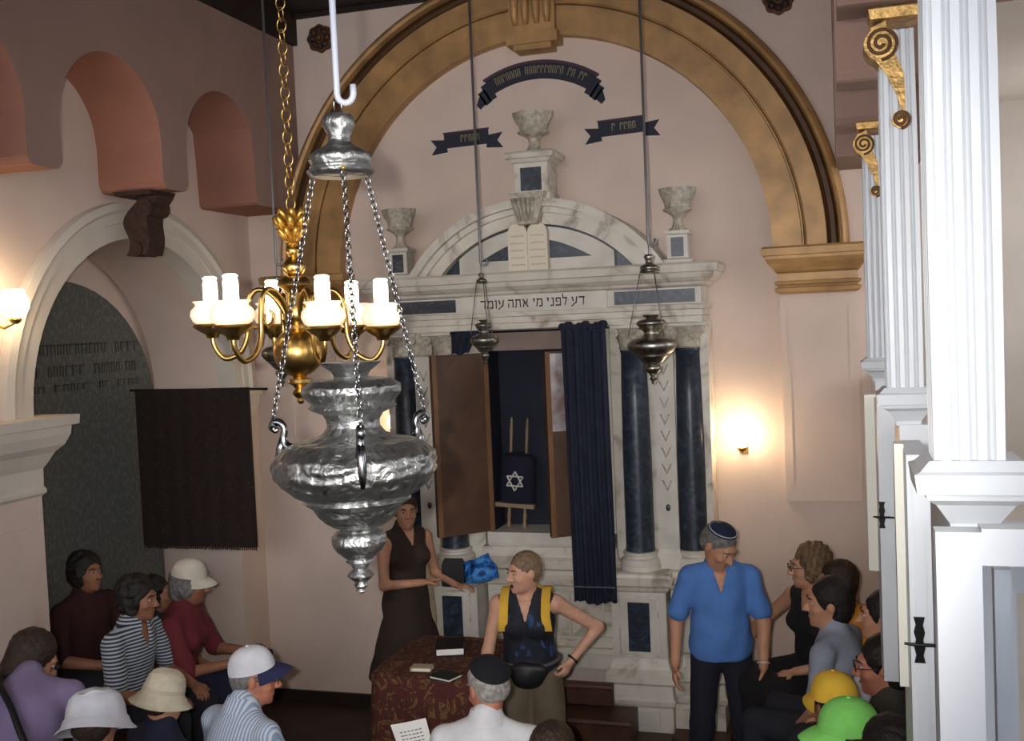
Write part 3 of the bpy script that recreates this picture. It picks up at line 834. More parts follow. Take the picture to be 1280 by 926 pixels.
for i in range(8):
    u = i/7; g.ball((-1.785+.28*u, 7.12, 2.90+.012*math.sin(i*2.1)), .03, 6, sc=(1.1, .8, 1))
g.build('gathered_heading', M_CURTAIN, cuo, True)
MB().box(-1.775, -1.485, 7.075, 7.09, 1.115, 1.122).build('hem_braid', mat('braid', srgb(96, 100, 112), .7, noise=0), cuo)
dr2 = drape('curtain_swag', -2.60, -2.40, 7.12, 2.74, 2.90, .02, 3, M_CURTAIN, 'small bunch of navy cloth beside the ark rod end', 'curtain', (.0, -.08))

# torah scroll standing in the niche
sc0 = onY(645, 660, 7.50); SX = sc0[0]
scr = empty('torah_scroll', (SX, 7.52, 1.43), 0, 'torah scroll in dark mantle with silver star inside the ark', 'scroll')
M_MANTLE = mat('dark_mantle', srgb(26, 26, 46), .9, noise=.2)
M_PALEWOOD = mat('pale_turned_wood', srgb(150, 128, 98), .5, noise=.15)
M_SILVERTHREAD = mat('silver_thread', srgb(216, 212, 204), .4, .3, noise=0)
tilt = Matrix.Rotation(rad(4), 4, 'Y')
MB().lathe([(.13, .19), (.135, .2), (.135, .5), (.125, .54), (.06, .56)], 24).xf(Matrix.Scale(.55, 4, (0,1,0))).xf(tilt).build('mantle', M_MANTLE, scr, True, 50)
for sx_ in (-1, 1):
    MB().lathe([(.018, .0), (.02, .02), (.011, .05), (.016, .09), (.011, .13), (.013, .19)], 12, (sx_*.06, 0, 0)).xf(tilt).build('roller_handle', M_PALEWOOD, scr, True)
    MB().lathe([(.012, .55), (.010, .62), (.012, .72), (.009, .80), (.005, .82)], 12, (sx_*.06, 0, 0)).xf(tilt).build('roller_finial', M_PALEWOOD, scr, True)
MB().box(-.15, .15, -.085, -.03, .165, .195).xf(tilt).build('mantle_hem', M_PALEWOOD, scr)
st = MB()
for up in (1, -1):
    tri = [(.07*math.sin(2*PI*k/3), -.082, up*.07*math.cos(2*PI*k/3)+.36) for k in range(3)]
    for k in range(3): st.tube([tri[k], tri[(k+1) % 3]], .006, 6)
st.xf(tilt).build('star', M_SILVERTHREAD, scr)

# wooden steps up to the ark
stp = empty('wooden_steps', (XC, 7.0, FZ), 0, 'dark wooden steps rising to the ark', 'steps')
e1, e2, e3 = onZ(775, 845, .46), onZ(803, 878, .30), onZ(838, 904, .13)
for (xr, yf, z0, z1) in ((-1.52, 7.02, .31, .46), (-1.36, 6.80, .14, .30), (-1.12, 6.56, FZ, .13)):
    xl = 2*XC-xr
    yb_ = 7.09 if z1 > .2 else 7.08
    pr = [(yf+.03, z0), (yf+.03, z1-.045), (yf+.005, z1-.04), (yf, z1-.022), (yf+.008, z1-.004), (yf+.02, z1)]
    pr += [(yb_, z1), (yb_, z0)]
    MB().prism(pr, lambda a, b, d: (d-XC, a-7.0, b-FZ), xl, xr).build('step', M_STEPS, stp)
struct(MB().box(2*XC+.75, -.75, 7.09, WY, FZ, .098).build('floor_ark_plinth', M_STEPS))

# ------------------------------------------------------------------ painted ribbons on the lunette wall
M_RIB = mat('dark_blue_ribbon_paint', srgb(40, 44, 58), .7, noise=.15)
M_RIBE = mat('plum_ribbon_edge', srgb(78, 52, 66), .7, noise=0)
def marks(fn_pt, u0, u1, n, h):
    """small gilt strokes standing for worn, unreadable lettering"""
    g = MB()
    for i in range(n):
        if random.random() < .18: continue
        u = u0+(u1-u0)*(i+.5)/n; du = (u1-u0)/n*.36
        for (a, b, c, d) in ((u-du, .3, u+du, .42), (u-du, -.35, u-du*.5, .42), (u+du*.5, random.choice((-.35, .1)), u+du, .42)):
            P4 = [fn_pt(a, b*h), fn_pt(c, b*h), fn_pt(c, d*h), fn_pt(a, d*h)]
            g.prism([(p[0], p[1]) for p in P4], fnY, WY-.0095, WY-.008)
    return g
def ribbon_flat(c, w, h, tilt_, label):
    t = empty('wall_ribbon', (0,0,0), 0, label, 'ribbon', 'painted ribbons on the lunette wall')
    ca, sa = math.cos(tilt_), math.sin(tilt_)
    def R2(x, z): return (c[0]+x*ca-z*sa, c[1]+x*sa+z*ca)
    for sg in (-1, 1):
        tail = [(sg*w*.28, -h*.75), (sg*w*.30, h*.05), (sg*w*.52, h*.15), (sg*w*.44, -h*.35), (sg*w*.52, -h*.85)]
        MB().prism([R2(*p) for p in tail], fnY, WY-.003, WY).build('ribbon_tail', M_RIB, t)
    MB().prism([R2(-w*.32, -h*.5), R2(w*.32, -h*.5), R2(w*.32, h*.5), R2(-w*.32, h*.5)], fnY, WY-.007, WY).build('ribbon_field', M_RIB, t)
    MB().prism([R2(-w*.33, h*.42), R2(w*.33, h*.42), R2(w*.33, h*.53), R2(-w*.33, h*.53)], fnY, WY-.009, WY).build('ribbon_edge', M_RIBE, t)
    marks(lambda u, v: R2(u, v), -w*.2, w*.2, 7, h*.6).build('worn_letters', M_GOLDINK, t)['kind'] = 'stuff'
c1 = onY(583, 173, WY); c2 = onY(777, 158, WY)
ribbon_flat((c1[0], c1[2]), .55, .115, rad(1.5), 'short dark painted ribbon above the vase behind the silver lamp chains')
ribbon_flat((c2[0], c2[2]), .53, .115, rad(2.0), 'short dark painted ribbon above the vase next to the gilded arch foot')
t = empty('wall_ribbon', (0,0,0), 0, 'long arched dark painted ribbon with worn gilt letters above the ark', 'ribbon', 'painted ribbons on the lunette wall')
pts_t = [onY(x, y, WY) for x, y in ((605, 100), (640, 82), (677, 75), (715, 80), (748, 92))]
A, B, C_ = pts_t[0], pts_t[2], pts_t[4]
def circ3(p, q, r):
    ax, ay, bx, by, cx, cy = p[0], p[2], q[0], q[2], r[0], r[2]
    d = 2*(ax*(by-cy)+bx*(cy-ay)+cx*(ay-by))
    ux = ((ax*ax+ay*ay)*(by-cy)+(bx*bx+by*by)*(cy-ay)+(cx*cx+cy*cy)*(ay-by))/d
    uy = ((ax*ax+ay*ay)*(cx-bx)+(bx*bx+by*by)*(ax-cx)+(cx*cx+cy*cy)*(bx-ax))/d
    return ux, uy, math.hypot(ax-ux, ay-uy)
ux, uz, ur = circ3(A, B, C_)
aA = math.atan2(A[2]-uz, A[0]-ux); aC = math.atan2(C_[2]-uz, C_[0]-ux)
hh = .135
MB().strip(arcpts(ux, uz, ur-hh, aA, aC, 30), arcpts(ux, uz, ur, aA, aC, 30), fnY, WY-.007, WY).build('ribbon_field', M_RIB, t)
MB().strip(arcpts(ux, uz, ur-.018, aA+.01, aC-.01, 30), arcpts(ux, uz, ur+.002, aA+.01, aC-.01, 30), fnY, WY-.009, WY).build('ribbon_edge', M_RIBE, t)
for sg, a_ in ((1, aA), (-1, aC)):
    b1 = a_+sg*.06; b2 = a_+sg*.20
    for nm_, q0, q1, r1_, r2_ in (('ribbon_fold', a_-sg*.03, b1, ur-hh-.03, ur-.03), ('ribbon_fold', b1-sg*.02, a_+sg*.12, ur-hh-.035, ur-.06), ('ribbon_tail', a_+sg*.10, b2, ur-.16, ur-.07)):
        lo = arcpts(ux, uz, r1_, q0, q1, 6); hi = arcpts(ux, uz, r2_, q0, q1, 6)
        if nm_ == 'ribbon_tail': hi = [(lo[i][0]+(hi[i][0]-lo[i][0])*(1-.55*i/6), lo[i][1]+(hi[i][1]-lo[i][1])*(1-.55*i/6)) for i in range(7)]
        MB().strip(lo, hi, fnY, WY-.005, WY).build(nm_, M_RIB, t)
def arcP(u, v): return (ux+(ur-hh*.5+v)*math.cos(u), uz+(ur-hh*.5+v)*math.sin(u))
marks(arcP, aA-.08, aC+.08, 24, hh*.55).build('worn_letters', M_GOLDINK, t)['kind'] = 'stuff'

# ------------------------------------------------------------------ wall lights
def sconce(p, wall_p, label, on=True):
    t = empty('wall_sconce', p, 0, label, 'wall light', 'lit globe wall lights')
    MB().lathe([(.03, -.075), (.055, -.06), (.075, -.02), (.078, .01), (.062, .05), (.05, .062), (.058, .075), (.045, .08)], 20).build('glass_globe', M_GLOBE, t, True)
    MB().lathe([(.012, -.11), (.03, -.095), (.034, -.078), (.02, -.07)], 16).build('holder', M_BRASS, t, True)
    w = np.array(wall_p)-np.array(p)
    MB().tube([(0, 0, -.10), w*.4+np.array([0, 0, -.13]), w+np.array([0, 0, -.09])], .008, 8).build('arm', M_BRASS, t, True)
    ax = 0 if abs(w[0]) > abs(w[1]) else 1
    q = w+np.array([0, 0, -.09])
    bb = MB()
    e = [.03, .03, .05]; e[ax] = .008
    q[ax] -= .008*np.sign(w[ax])
    bb.box(q[0]-e[0], q[0]+e[0], q[1]-e[1], q[1]+e[1], q[2]-e[2], q[2]+e[2])
    bb.build('back_plate', M_BRASS, t)
p = onY(927, 545, WY-.17); sconce(p, (p[0], WY, p[2]), 'lit globe wall light on the pink wall above the man in blue')
p = onY(497, 527, WY-.17); sconce(p, (p[0], WY, p[2]), 'lit globe wall light behind the hanging silver lamp')
p = onX(18, 380, XL+.19); sconce(p, (XL, p[1], p[2]), 'lit globe wall light on the pier between the white arches')

# ------------------------------------------------------------------ hanging lamps
def chain(p, q, link, wire, name, mm, par, sag=0):
    """links turned alternately, one mesh per chain"""
    p = np.array(p, float); q = np.array(q, float); L_ = np.linalg.norm(q-p); n = max(2, int(L_/(link*.76)))
    t = (q-p)/L_; a = np.array([1., 0, 0]) if abs(t[0]) < .9 else np.array([0, 1., 0])
    u = np.cross(t, a); u /= np.linalg.norm(u); w = np.cross(t, u)
    g = MB()
    for i in range(n):
        c = p+(q-p)*((i+.5)/n); c = c+np.array([0, 0, -sag*4*((i+.5)/n)*(1-(i+.5)/n)])
        s_ = u if i % 2 else w
        ring = []
        for k in range(12):
            a_ = 2*PI*k/12
            ring.append(c+t*(link*.5)*math.cos(a_)+s_*(link*.34)*math.sin(a_))
        g.tube(ring, wire, 5, closed=True)
    return g.build(name, mm, par, True)
PROF = [(38,452),(36,455),(24,464),(21,470),(30,471),(50,474),(61,482),(62,489),(56,498),(50,503),(53,505),(55,508),(50,511),(38,516),(33,524),(33,532),(40,541),(58,548),(76,551),(80,553),(88,557),(99,567),(103,578),(101,590),(92,603),(78,615),(66,621),(68,624),(64,627),(56,632),(50,642),(41,651),(32,657),(23,660),(22,663),(30,665),(34,670),(34,678),(29,688),(20,696),(16,699),(18,702),(12,706),(9,712),(14,716),(17,720),(12,725),(7,729),(9,733),(6,737),(7,740),(2,743)]
LIDP = [(8,146),(16,147),(20,152),(20.5,160),(16,168),(13.5,174),(14,181),(20,186),(24,188),(30,191),(38,197),(39,203),(37,207),(36,209),(38,211),(37,213),(42,216),(41,219),(36,222),(10,222)]
def hanging_lamp(name, cx, cy, z_ref, px, s_r, s_z, ztop, lid_z, label, big, mm_body, mm_lid, mm_rod, rod_r, hook_z, front):
    """body z_ref = height of the row y=575 of the profile; px metres per profile unit; s_z vertical scale"""
    t = empty(name, (cx, cy, z_ref), 0, label, 'hanging lamp', 'silver hanging lamps')
    def Z(y): return -(y-575)*px*s_z
    n = 56 if big else 28
    if big:          # chased foliage in relief on the belly, the cushion and the lower bowl
        ref = []
        for (ra_, ya), (rb2, yb2) in zip(PROF[:-1], PROF[1:]):
            k_ = max(1, int(math.hypot(ra_-rb2, ya-yb2)/2.2))
            ref += [(ra_+(rb2-ra_)*i/k_, ya+(yb2-ya)*i/k_) for i in range(k_)]
        ref.append(PROF[-1])
        def wob(a, j):
            y = ref[j][1]
            e = max(0, 1-abs(y-585)/30.) if 555 < y < 618 else max(0, 1-abs(y-488)/14.) if 474 < y < 502 else max(0, 1-abs(y-643)/12.) if 631 < y < 655 else max(0, 1-abs(y-677)/10.) if 667 < y < 687 else 0
            if e <= 0: return 1
            f = math.sin(7*a+2.2*math.sin(y*.11+a*3))*math.cos(y*.17+1.8*math.sin(5*a))+.5*math.sin(17*a+y*.23)*math.sin(y*.31+3*math.sin(9*a))
            return 1+.022*min(1, e*2)*f
        MB().lathe([(r*px*s_r, Z(y)) for r, y in ref], 220, wob=wob).build('lamp_body', mm_body, t, True, 70)
    else: MB().lathe([(r*px*s_r, Z(y)) for r, y in PROF], n).build('lamp_body', mm_body, t, True, 50)
    dl = lid_z-z_ref
    lid = MB().lathe([(r*px*s_r, dl-(y-185)*px*s_r) for r, y in LIDP], n).build('crown', mm_lid, t, True, 50)
    anchors = []
    for k in range(3):
        a = front+k*2*PI/3; ca, sa = math.cos(a), math.sin(a)
        top_p = np.array([39*px*s_r*ca, 39*px*s_r*sa, dl-37*px*s_r])
        bz_ = Z(528) if big else Z(545)
        R_ = (112 if big else 98)*px*s_r
        bot_p = np.array([R_*ca, R_*sa, bz_])
        if big:
            sp = [(84, 562), (96, 556), (99, 546), (97, 536), (101, 528), (110, 526), (114, 532), (110, 537), (106, 534)]
            MB().tube(smooth([(r*px*s_r*ca, r*px*s_r*sa, Z(y)) for r, y in sp], 4), list(np.interp(np.arange(33)/4., range(9), [.012, .011, .009, .008, .009, .01, .010, .007, .004])), 8).build('scroll_bracket', M_SILVERP, t, True)
            sp = [(99, 546), (104, 560), (107, 578), (103, 596)]
            MB().tube([(r*px*s_r*ca, r*px*s_r*sa, Z(y)) for r, y in sp], [.009, .011, .010, .005], 8).build('scroll_bracket', M_SILVERP, t, True)
            rg_ = [bot_p+np.array([ca*.006*math.cos(q), sa*.006*math.cos(q), .008+.008*math.sin(q)]) for q in [2*PI*i/10 for i in range(10)]]
            MB().tube(rg_, .002, 5, closed=True).build('ring', M_SILVERP, t, True)
            chain(top_p, bot_p+np.array([0, 0, .014]), .018, .0016, 'chain', M_SILVERP, t)
            MB().tube([(36*px*ca, 36*px*sa, dl-32*px), (44*px*ca, 44*px*sa, dl-33*px)], [.007, .004], 8).build('crown_lug', M_GOLD, t, True)
        else:
            MB().tube([top_p, bot_p], .003, 6).build('chain', mm_rod, t, True)
    # hook and rod to the ceiling
    hz = hook_z-z_ref
    if big:
        for sx_ in (-1, 1):
            MB().tube([(sx_*.009, 0, dl+38*px), (sx_*.009, 0, hz+.004), (sx_*.006, 0, hz+.012)], .002, 6).build('suspension_ring', M_SILVERP, t, True)
    hr = rod_r*2.4
    ra_ = RT
    hook = [(ra_[0]*hr*2, ra_[1]*hr*2, hz+hr*2.2)]
    for i in range(9):
        a = -PI*i/8
        hook.append((ra_[0]*hr*(1+math.cos(a))*1., ra_[1]*hr*(1+math.cos(a)), hz+hr*1.15+hr*1.15*math.sin(a)))
    hook.append((-.0*hr, 0, hz+hr*3)); hook.append((-.008 if big else 0, 0, ztop-z_ref))
    MB().tube(hook, rod_r, 8).build('hook_rod', M_STEEL if big else mm_rod, t, True)
    if not big:
        MB().tube([(0, 0, dl+(36)*px*s_r), (0, 0, hz+.006)], .003, 6).build('suspension_wire', mm_rod, t, True)
    return t
q = atd(444, 575, 2.4); front = math.atan2(-q[1], -q[0])+rad(4)
lz = atd(432, 185, 2.4)[2]
hanging_lamp('silver_lamp', q[0], q[1], q[2], 2.4/FPX, 1., 1., CZ, lz, 'large embossed silver lamp hung on chains near the brass chandelier', True, M_SILVER, M_SILVER, M_STEEL, .0075, atd(430, 133, 2.4)[2], front)
M_DULL = mat('dull_pewter', srgb(150, 148, 136), .38, .9, noise=.3, nscale=20)
q = atd(815, 430, 6.3); fr_ = math.atan2(-q[1], -q[0])
hanging_lamp('silver_lamp', q[0], q[1], q[2], 6.3/FPX*.30, 1., 1.0, CZ, atd(809, 330, 6.3)[2], 'small silver lamp hanging before the paired dark columns beside the navy curtain', False, M_OLDSILVER, M_OLDSILVER, M_IRON, .008, atd(808, 308, 6.3)[2], fr_+.5)
q = atd(605, 424, 6.7)
hanging_lamp('silver_lamp', q[0], q[1], q[2], 6.7/FPX*.20, .85, 1.0, CZ, atd(601, 348, 6.7)[2], 'small dull lamp hanging before the open ark door', False, M_DULL, M_DULL, M_IRON, .008, atd(600, 332, 6.7)[2], fr_+.5)
q = atd(351, 440, 6.0)
hanging_lamp('silver_lamp', q[0], q[1], q[2], 6.0/FPX*.26, .9, 1.0, CZ, atd(347, 355, 6.0)[2], 'small dark lamp hanging behind the brass chandelier', False, M_DULL, M_DULL, M_IRON, .007, atd(345, 332, 6.0)[2], fr_+.5)

# ------------------------------------------------------------------ brass chandelier
D = 3.9; s1 = D/FPX
q = atd(373, 440, D)
ch = empty('chandelier', q, 0, 'brass six-armed chandelier with lit milk-glass lamps on a chain', 'chandelier')
def Zc(y): return -(y-440)*s1
MB().lathe([(r*s1, Zc(y)) for r, y in [(4,306),(8,309),(10,314),(8,319),(5,321),(7,324),(12,328),(15,334),(12,341),(8,345),(16,347),(21,352),(22,357),(15,361),(10,366),(12,380),(16,390),(14,400),(9,406),(10,411)]], 24).build('stem', M_BRASS, ch, True, 50)
MB().lathe([(r*s1, Zc(y)) for r, y in [(8,408)]+[(31*math.sin(PI*(i+.5)/16), 440-31*math.cos(PI*(i+.5)/16)) for i in range(1, 15)]+[(8,472),(14,474),(15,478),(9,482),(6,486),(10,490),(8,495),(4,498),(5,501),(2,505)]], 32).build('globe', M_BRASS, ch, True, 50)
orn = MB().lathe([(r*s1, Zc(y)) for r, y in [(2,262),(6,268),(9,280),(8,292),(5,300),(6,307)]], 16).build('leaf_crown', M_GOLD, ch, True)
for ring_, (yy, n_, rr, ll) in enumerate([(272, 6, 12, 11), (283, 8, 17, 13), (295, 8, 13, 11)]):
    for k in range(n_):
        a = 2*PI*k/n_+ring_*.4; ca, sa = math.cos(a), math.sin(a)
        pts = [(4, yy+8), (rr*.6, yy+3), (rr, yy-3), (rr+4, yy-ll*.8), (rr+1, yy-ll)]
        MB().tube([(r*s1*ca, r*s1*sa, Zc(y)) for r, y in pts], [.008, .014, .015, .011, .005], 6).build('leaf', M_GOLD, orn, True)
chain((0, 0, Zc(262)), (0, 0, CZ-q[2]), .052, .0027, 'chain', M_BRASS, ch)
MB().lathe([(.06, CZ-q[2]-.03), (.07, CZ-q[2]-.001), (.02, CZ-q[2])], 16).build('ceiling_rose', M_BRASS, ch, True)
arm_px = [(12,396),(22,378),(34,366),(48,363),(58,374),(61,395),(63,420),(72,440),(88,449),(98,445),(106,432),(107,420)]
base_a = math.atan2(RT[1], RT[0])-rad(2); RA = 107
for k in range(6):
    a = base_a+k*PI/3; ca, sa = math.cos(a), math.sin(a)
    dz = -.055*RA*s1*math.cos(k*PI/3)          # the fitting hangs slightly askew
    arm = MB().tube(smooth([(r*s1*ca, r*s1*sa, Zc(y)+dz*r/115) for r, y in arm_px]), .0095, 8).build('arm', M_BRASS, ch, True)
    c = (RA*s1*ca, RA*s1*sa, dz)
    scrl = [(r*s1*ca, r*s1*sa, Zc(y)) for r, y in [(61, 398), (52, 408), (42, 402), (40, 392), (46, 387)]]
    MB().tube(scrl, [.007, .007, .006, .005, .003], 6).build('scroll', M_BRASS, arm, True)
    MB().lathe([(r*s1, Zc(y)) for r, y in [(7,424),(9,419),(16,415),(24,409),(22,406),(10,405)]], 18, c).build('drip_cup', M_BRASS, ch, True, 50)
    MB().lathe([(r*s1, Zc(y)) for r, y in [(16,407),(23,403),(26,396),(25,389),(20,384),(19,382),(23,378),(21,377.5),(16,381),(12,384)]], 24, c, wob=lambda a_, j: 1+(.06*math.cos(9*a_) if j in (6, 7) else 0)).build('glass_shade', M_SHADE, ch, True)
    MB().lathe([(r*s1, Zc(y)) for r, y in [(8,384),(9,380),(9,356),(8,352),(9,349),(6,347)]], 16, c).build('candle_bulb', M_BULB, ch, True)

# ------------------------------------------------------------------ cloth-covered table with books
TZ = .95
tl_ = onZ(470, 842, TZ); tr_ = onZ(650, 835, TZ)
tx0, tx1, ty0, ty1 = -2.66, -1.99, 5.60, 6.40
tab = empty('reading_table', ((tx0+tx1)/2, (ty0+ty1)/2, FZ), 0, 'reading table hidden under the red and gold cloth', 'table')
hx_, hy_ = (tx1-tx0)/2-.02, (ty1-ty0)/2-.02
MB().box(-hx_, hx_, -hy_, hy_, TZ-.05-FZ, TZ-.012-FZ).build('tabletop', M_DOORWOOD, tab)
for sx_ in (-1, 1):
    for sy_ in (-1, 1):
        MB().lathe([(.035, 0), (.03, .1), (.04, .5), (.03, TZ-.05-FZ)], 12, (sx_*(hx_-.06), sy_*(hy_-.06), 0)).build('leg', M_DOORWOOD, tab, True)
M_BROCADE = blotch_mat('red_gold_brocade', [srgb(52, 24, 20), srgb(84, 34, 28), srgb(66, 28, 22), srgb(122, 90, 50), srgb(80, 36, 26)], 11, .85, distort=2.6, pos=[.25, .42, .52, .62, .7], bump=.3)
def cloth(x0, x1, y0, y1, z, zb, mm):
    """tablecloth: top and hanging sides with flared folds, rounded rim"""
    n = 120; cx, cy = (x0+x1)/2, (y0+y1)/2; hx, hy = (x1-x0)/2, (y1-y0)/2; r = .07
    def per(u):
        # rounded rectangle perimeter point and outward normal
        a = 2*PI*u; c, s_ = math.cos(a), math.sin(a)
        e = 8.
        k = (abs(c)**e+abs(s_)**e)**(-1/e)
        px_, py_ = c*k, s_*k
        nn = np.array([np.sign(c)*abs(px_)**(e-1)/hx, np.sign(s_)*abs(py_)**(e-1)/hy]); nn /= np.linalg.norm(nn)
        return np.array([cx+hx*px_, cy+hy*py_]), nn
    levels = [(0, -.06), (0, -.02), (-.006, -.004), (-.02, .004)]+[(-.02-(z-zb-.02)*t_, .006+.05*t_) for t_ in (.15, .35, .6, .8, 1.)]
    vs_ = [(cx, cy, z)]; fs_ = []
    for j, (dz, o) in enumerate(levels):
        for i in range(n):
            p, nn = per(i/n)
            t_ = max(0, -(dz+.02))/(z-zb)
            f_ = .045*t_*math.sin(i/n*2*PI*13+.8*math.sin(i*.21))
            w = p+nn*(o+f_)
            vs_.append((w[0], w[1], z+dz+.004*math.sin(i*.5)*(j < 2)))
    for i in range(n): fs_.append((0, 1+i, 1+(i+1) % n))
    for j in range(len(levels)-1):
        for i in range(n):
            k2 = (i+1) % n; fs_.append((1+j*n+i, 1+(j+1)*n+i, 1+(j+1)*n+k2, 1+j*n+k2))
    o = MB().add(vs_, fs_).build('tablecloth', mm, None, True, 60)
    return o
tc_ = cloth(tx0, tx1, ty0, ty1, TZ, .05, M_BROCADE)
tag(tc_, 'dark red and gold brocade cloth over the reading table', 'tablecloth')
md = tc_.modifiers.new('thickness', 'SOLIDIFY'); md.thickness = .006
# books
def book(px, py, rz, w, d, h, mm, label, open_=False, tiltx=0):
    p = onZ(px, py, TZ+.01)
    t = empty('prayer_book', (p[0], p[1], TZ+.006), rz, label, 'book', 'books on the reading table')
    MB().box(-w/2, w/2, -d/2, d/2, 0, .004).build('cover', mm, t)
    MB().box(-w/2+.006, w/2-.002, -d/2+.005, d/2-.005, .004, h-.004).build('page_block', M_PAPER, t)
    MB().box(-w/2, w/2, -d/2, d/2, h-.004, h).build('cover', mm, t)
    MB().box(-w/2-.003, -w/2+.003, -d/2, d/2, 0, h).build('spine', mm, t)
    return t
M_BOOKGREEN = mat('dark_green_cloth', srgb(34, 40, 34), .7, noise=.15)
M_BOOKWHITE = mat('cream_cover', srgb(196, 178, 148), .7, noise=.1)
book(563, 812, rad(18), .17, .22, .045, M_BOOKBLACK, 'black leather prayer book with white page edges on the table')
book(528, 836, rad(4), .12, .08, .022, M_BOOKWHITE, 'small cream covered booklet on the reading table')
book(557, 846, rad(-20), .15, .12, .018, M_BOOKGREEN, 'thin dark green book lying on the reading table')
# ------------------------------------------------------------------ people: bodies grown from distance fields, one continuous surface each
class Field:
    def __init__(s, h): s.h = h; s.p = []
    def cap(s, a, b, ra, rb, k=.02, flat=None): s.p.append(('c', np.array(a, float), np.array(b, float), ra, rb, k, flat)); return s
    def ell(s, c, r, Rm=None, k=.02, sub=False): s.p.append(('e', np.array(c, float), np.array(r, float), np.eye(3) if Rm is None else np.array(Rm), k, sub)); return s
    def cut(s, pt, n, k=.0): s.p.append(('h', np.array(pt, float), np.array(n, float)/np.linalg.norm(n), k)); return s
    def noise(s, amp, freq, seed=0): s.p.append(('n', amp, freq, seed)); return s
    def mesh(s):
        h = s.h; lo = np.full(3, 1e9); hi = -lo
        for q in s.p:
            if q[0] == 'c':
                r = max(q[3], q[4])+.01
                lo = np.minimum(lo, np.minimum(q[1], q[2])-r); hi = np.maximum(hi, np.maximum(q[1], q[2])+r)
            elif q[0] == 'e' and not q[5]:
                r = max(q[2])+.01; lo = np.minimum(lo, q[1]-r); hi = np.maximum(hi, q[1]+r)
        lo -= 3*h; hi += 3*h
        n = np.ceil((hi-lo)/h).astype(int)+1
        ax = [(lo[i]+h*np.arange(n[i])).astype(np.float32) for i in range(3)]
        D = np.full(n, .2, np.float32)
        for q in s.p:
            if q[0] == 'c':
                _, a, b, ra, rb, k, flat = q; r = max(ra, rb)+k+3*h
                mn, mxx = np.minimum(a, b)-r, np.maximum(a, b)+r
            elif q[0] == 'e':
                _, c, rr, Rm, k, sub = q; r = max(rr)+k+3*h; mn, mxx = c-r, c+r
            else: mn, mxx = lo, hi
            i0 = np.maximum(0, np.floor((mn-lo)/h).astype(int)); i1 = np.minimum(n, np.ceil((mxx-lo)/h).astype(int)+1)
            if (i1 <= i0).any(): continue
            sl = tuple(slice(i0[i], i1[i]) for i in range(3))
            X = ax[0][sl[0]][:, None, None]; Y = ax[1][sl[1]][None, :, None]; Z = ax[2][sl[2]][None, None, :]
            d0 = D[sl]
            if q[0] == 'c':
                ba = b-a; L2 = max(1e-9, ba@ba)
                px_, py_, pz_ = X-a[0], Y-a[1], Z-a[2]
                t = np.clip((px_*ba[0]+py_*ba[1]+pz_*ba[2])/L2, 0, 1)
                ex, ey, ez = px_-t*ba[0], py_-t*ba[1], pz_-t*ba[2]
                q2 = ex*ex+ey*ey+ez*ez
                if flat is not None:
                    fa, ff = np.array(flat[0]), flat[1]
                    pr = ex*fa[0]+ey*fa[1]+ez*fa[2]
                    q2 = q2+pr*pr*(ff*ff-1)
                d = np.sqrt(q2)-(ra+(rb-ra)*t)
                if flat is not None: d = d/max(1, ff*.7)
            elif q[0] == 'e':
                ux_, uy_, uz_ = X-c[0], Y-c[1], Z-c[2]
                l = [(ux_*Rm[0, i]+uy_*Rm[1, i]+uz_*Rm[2, i]) for i in range(3)]
                k0 = np.sqrt(sum((l[i]/rr[i])**2 for i in range(3)))
                k1 = np.sqrt(sum((l[i]/rr[i]**2)**2 for i in range(3)))+1e-6
                d = k0*(k0-1)/k1
                if sub:
                    hh = np.clip(.5-.5*(d0+d)/max(k, 1e-4), 0, 1)
                    D[sl] = d0*(1-hh)+(-d)*hh+k*hh*(1-hh); continue
            elif q[0] == 'h':
                d = (X-q[1][0])*q[2][0]+(Y-q[1][1])*q[2][1]+(Z-q[1][2])*q[2][2]
                D[sl] = np.maximum(d0, d); continue
            else:
                _, amp, fr, sd = q
                v = np.sin(X*fr+sd+1.7*np.sin(Z*fr*.7+sd))*np.sin(Z*fr*.9+2*sd+1.3*np.sin(Y*fr*.8))+.6*np.sin((X+Y)*fr*1.7+Z*fr*.6+sd)
                D[sl] = d0+amp*v; continue
            hh = np.clip(.5+.5*(d0-d)/k, 0, 1)
            D[sl] = d0*(1-hh)+d*hh-k*hh*(1-hh)
        return nets(D, lo, h)
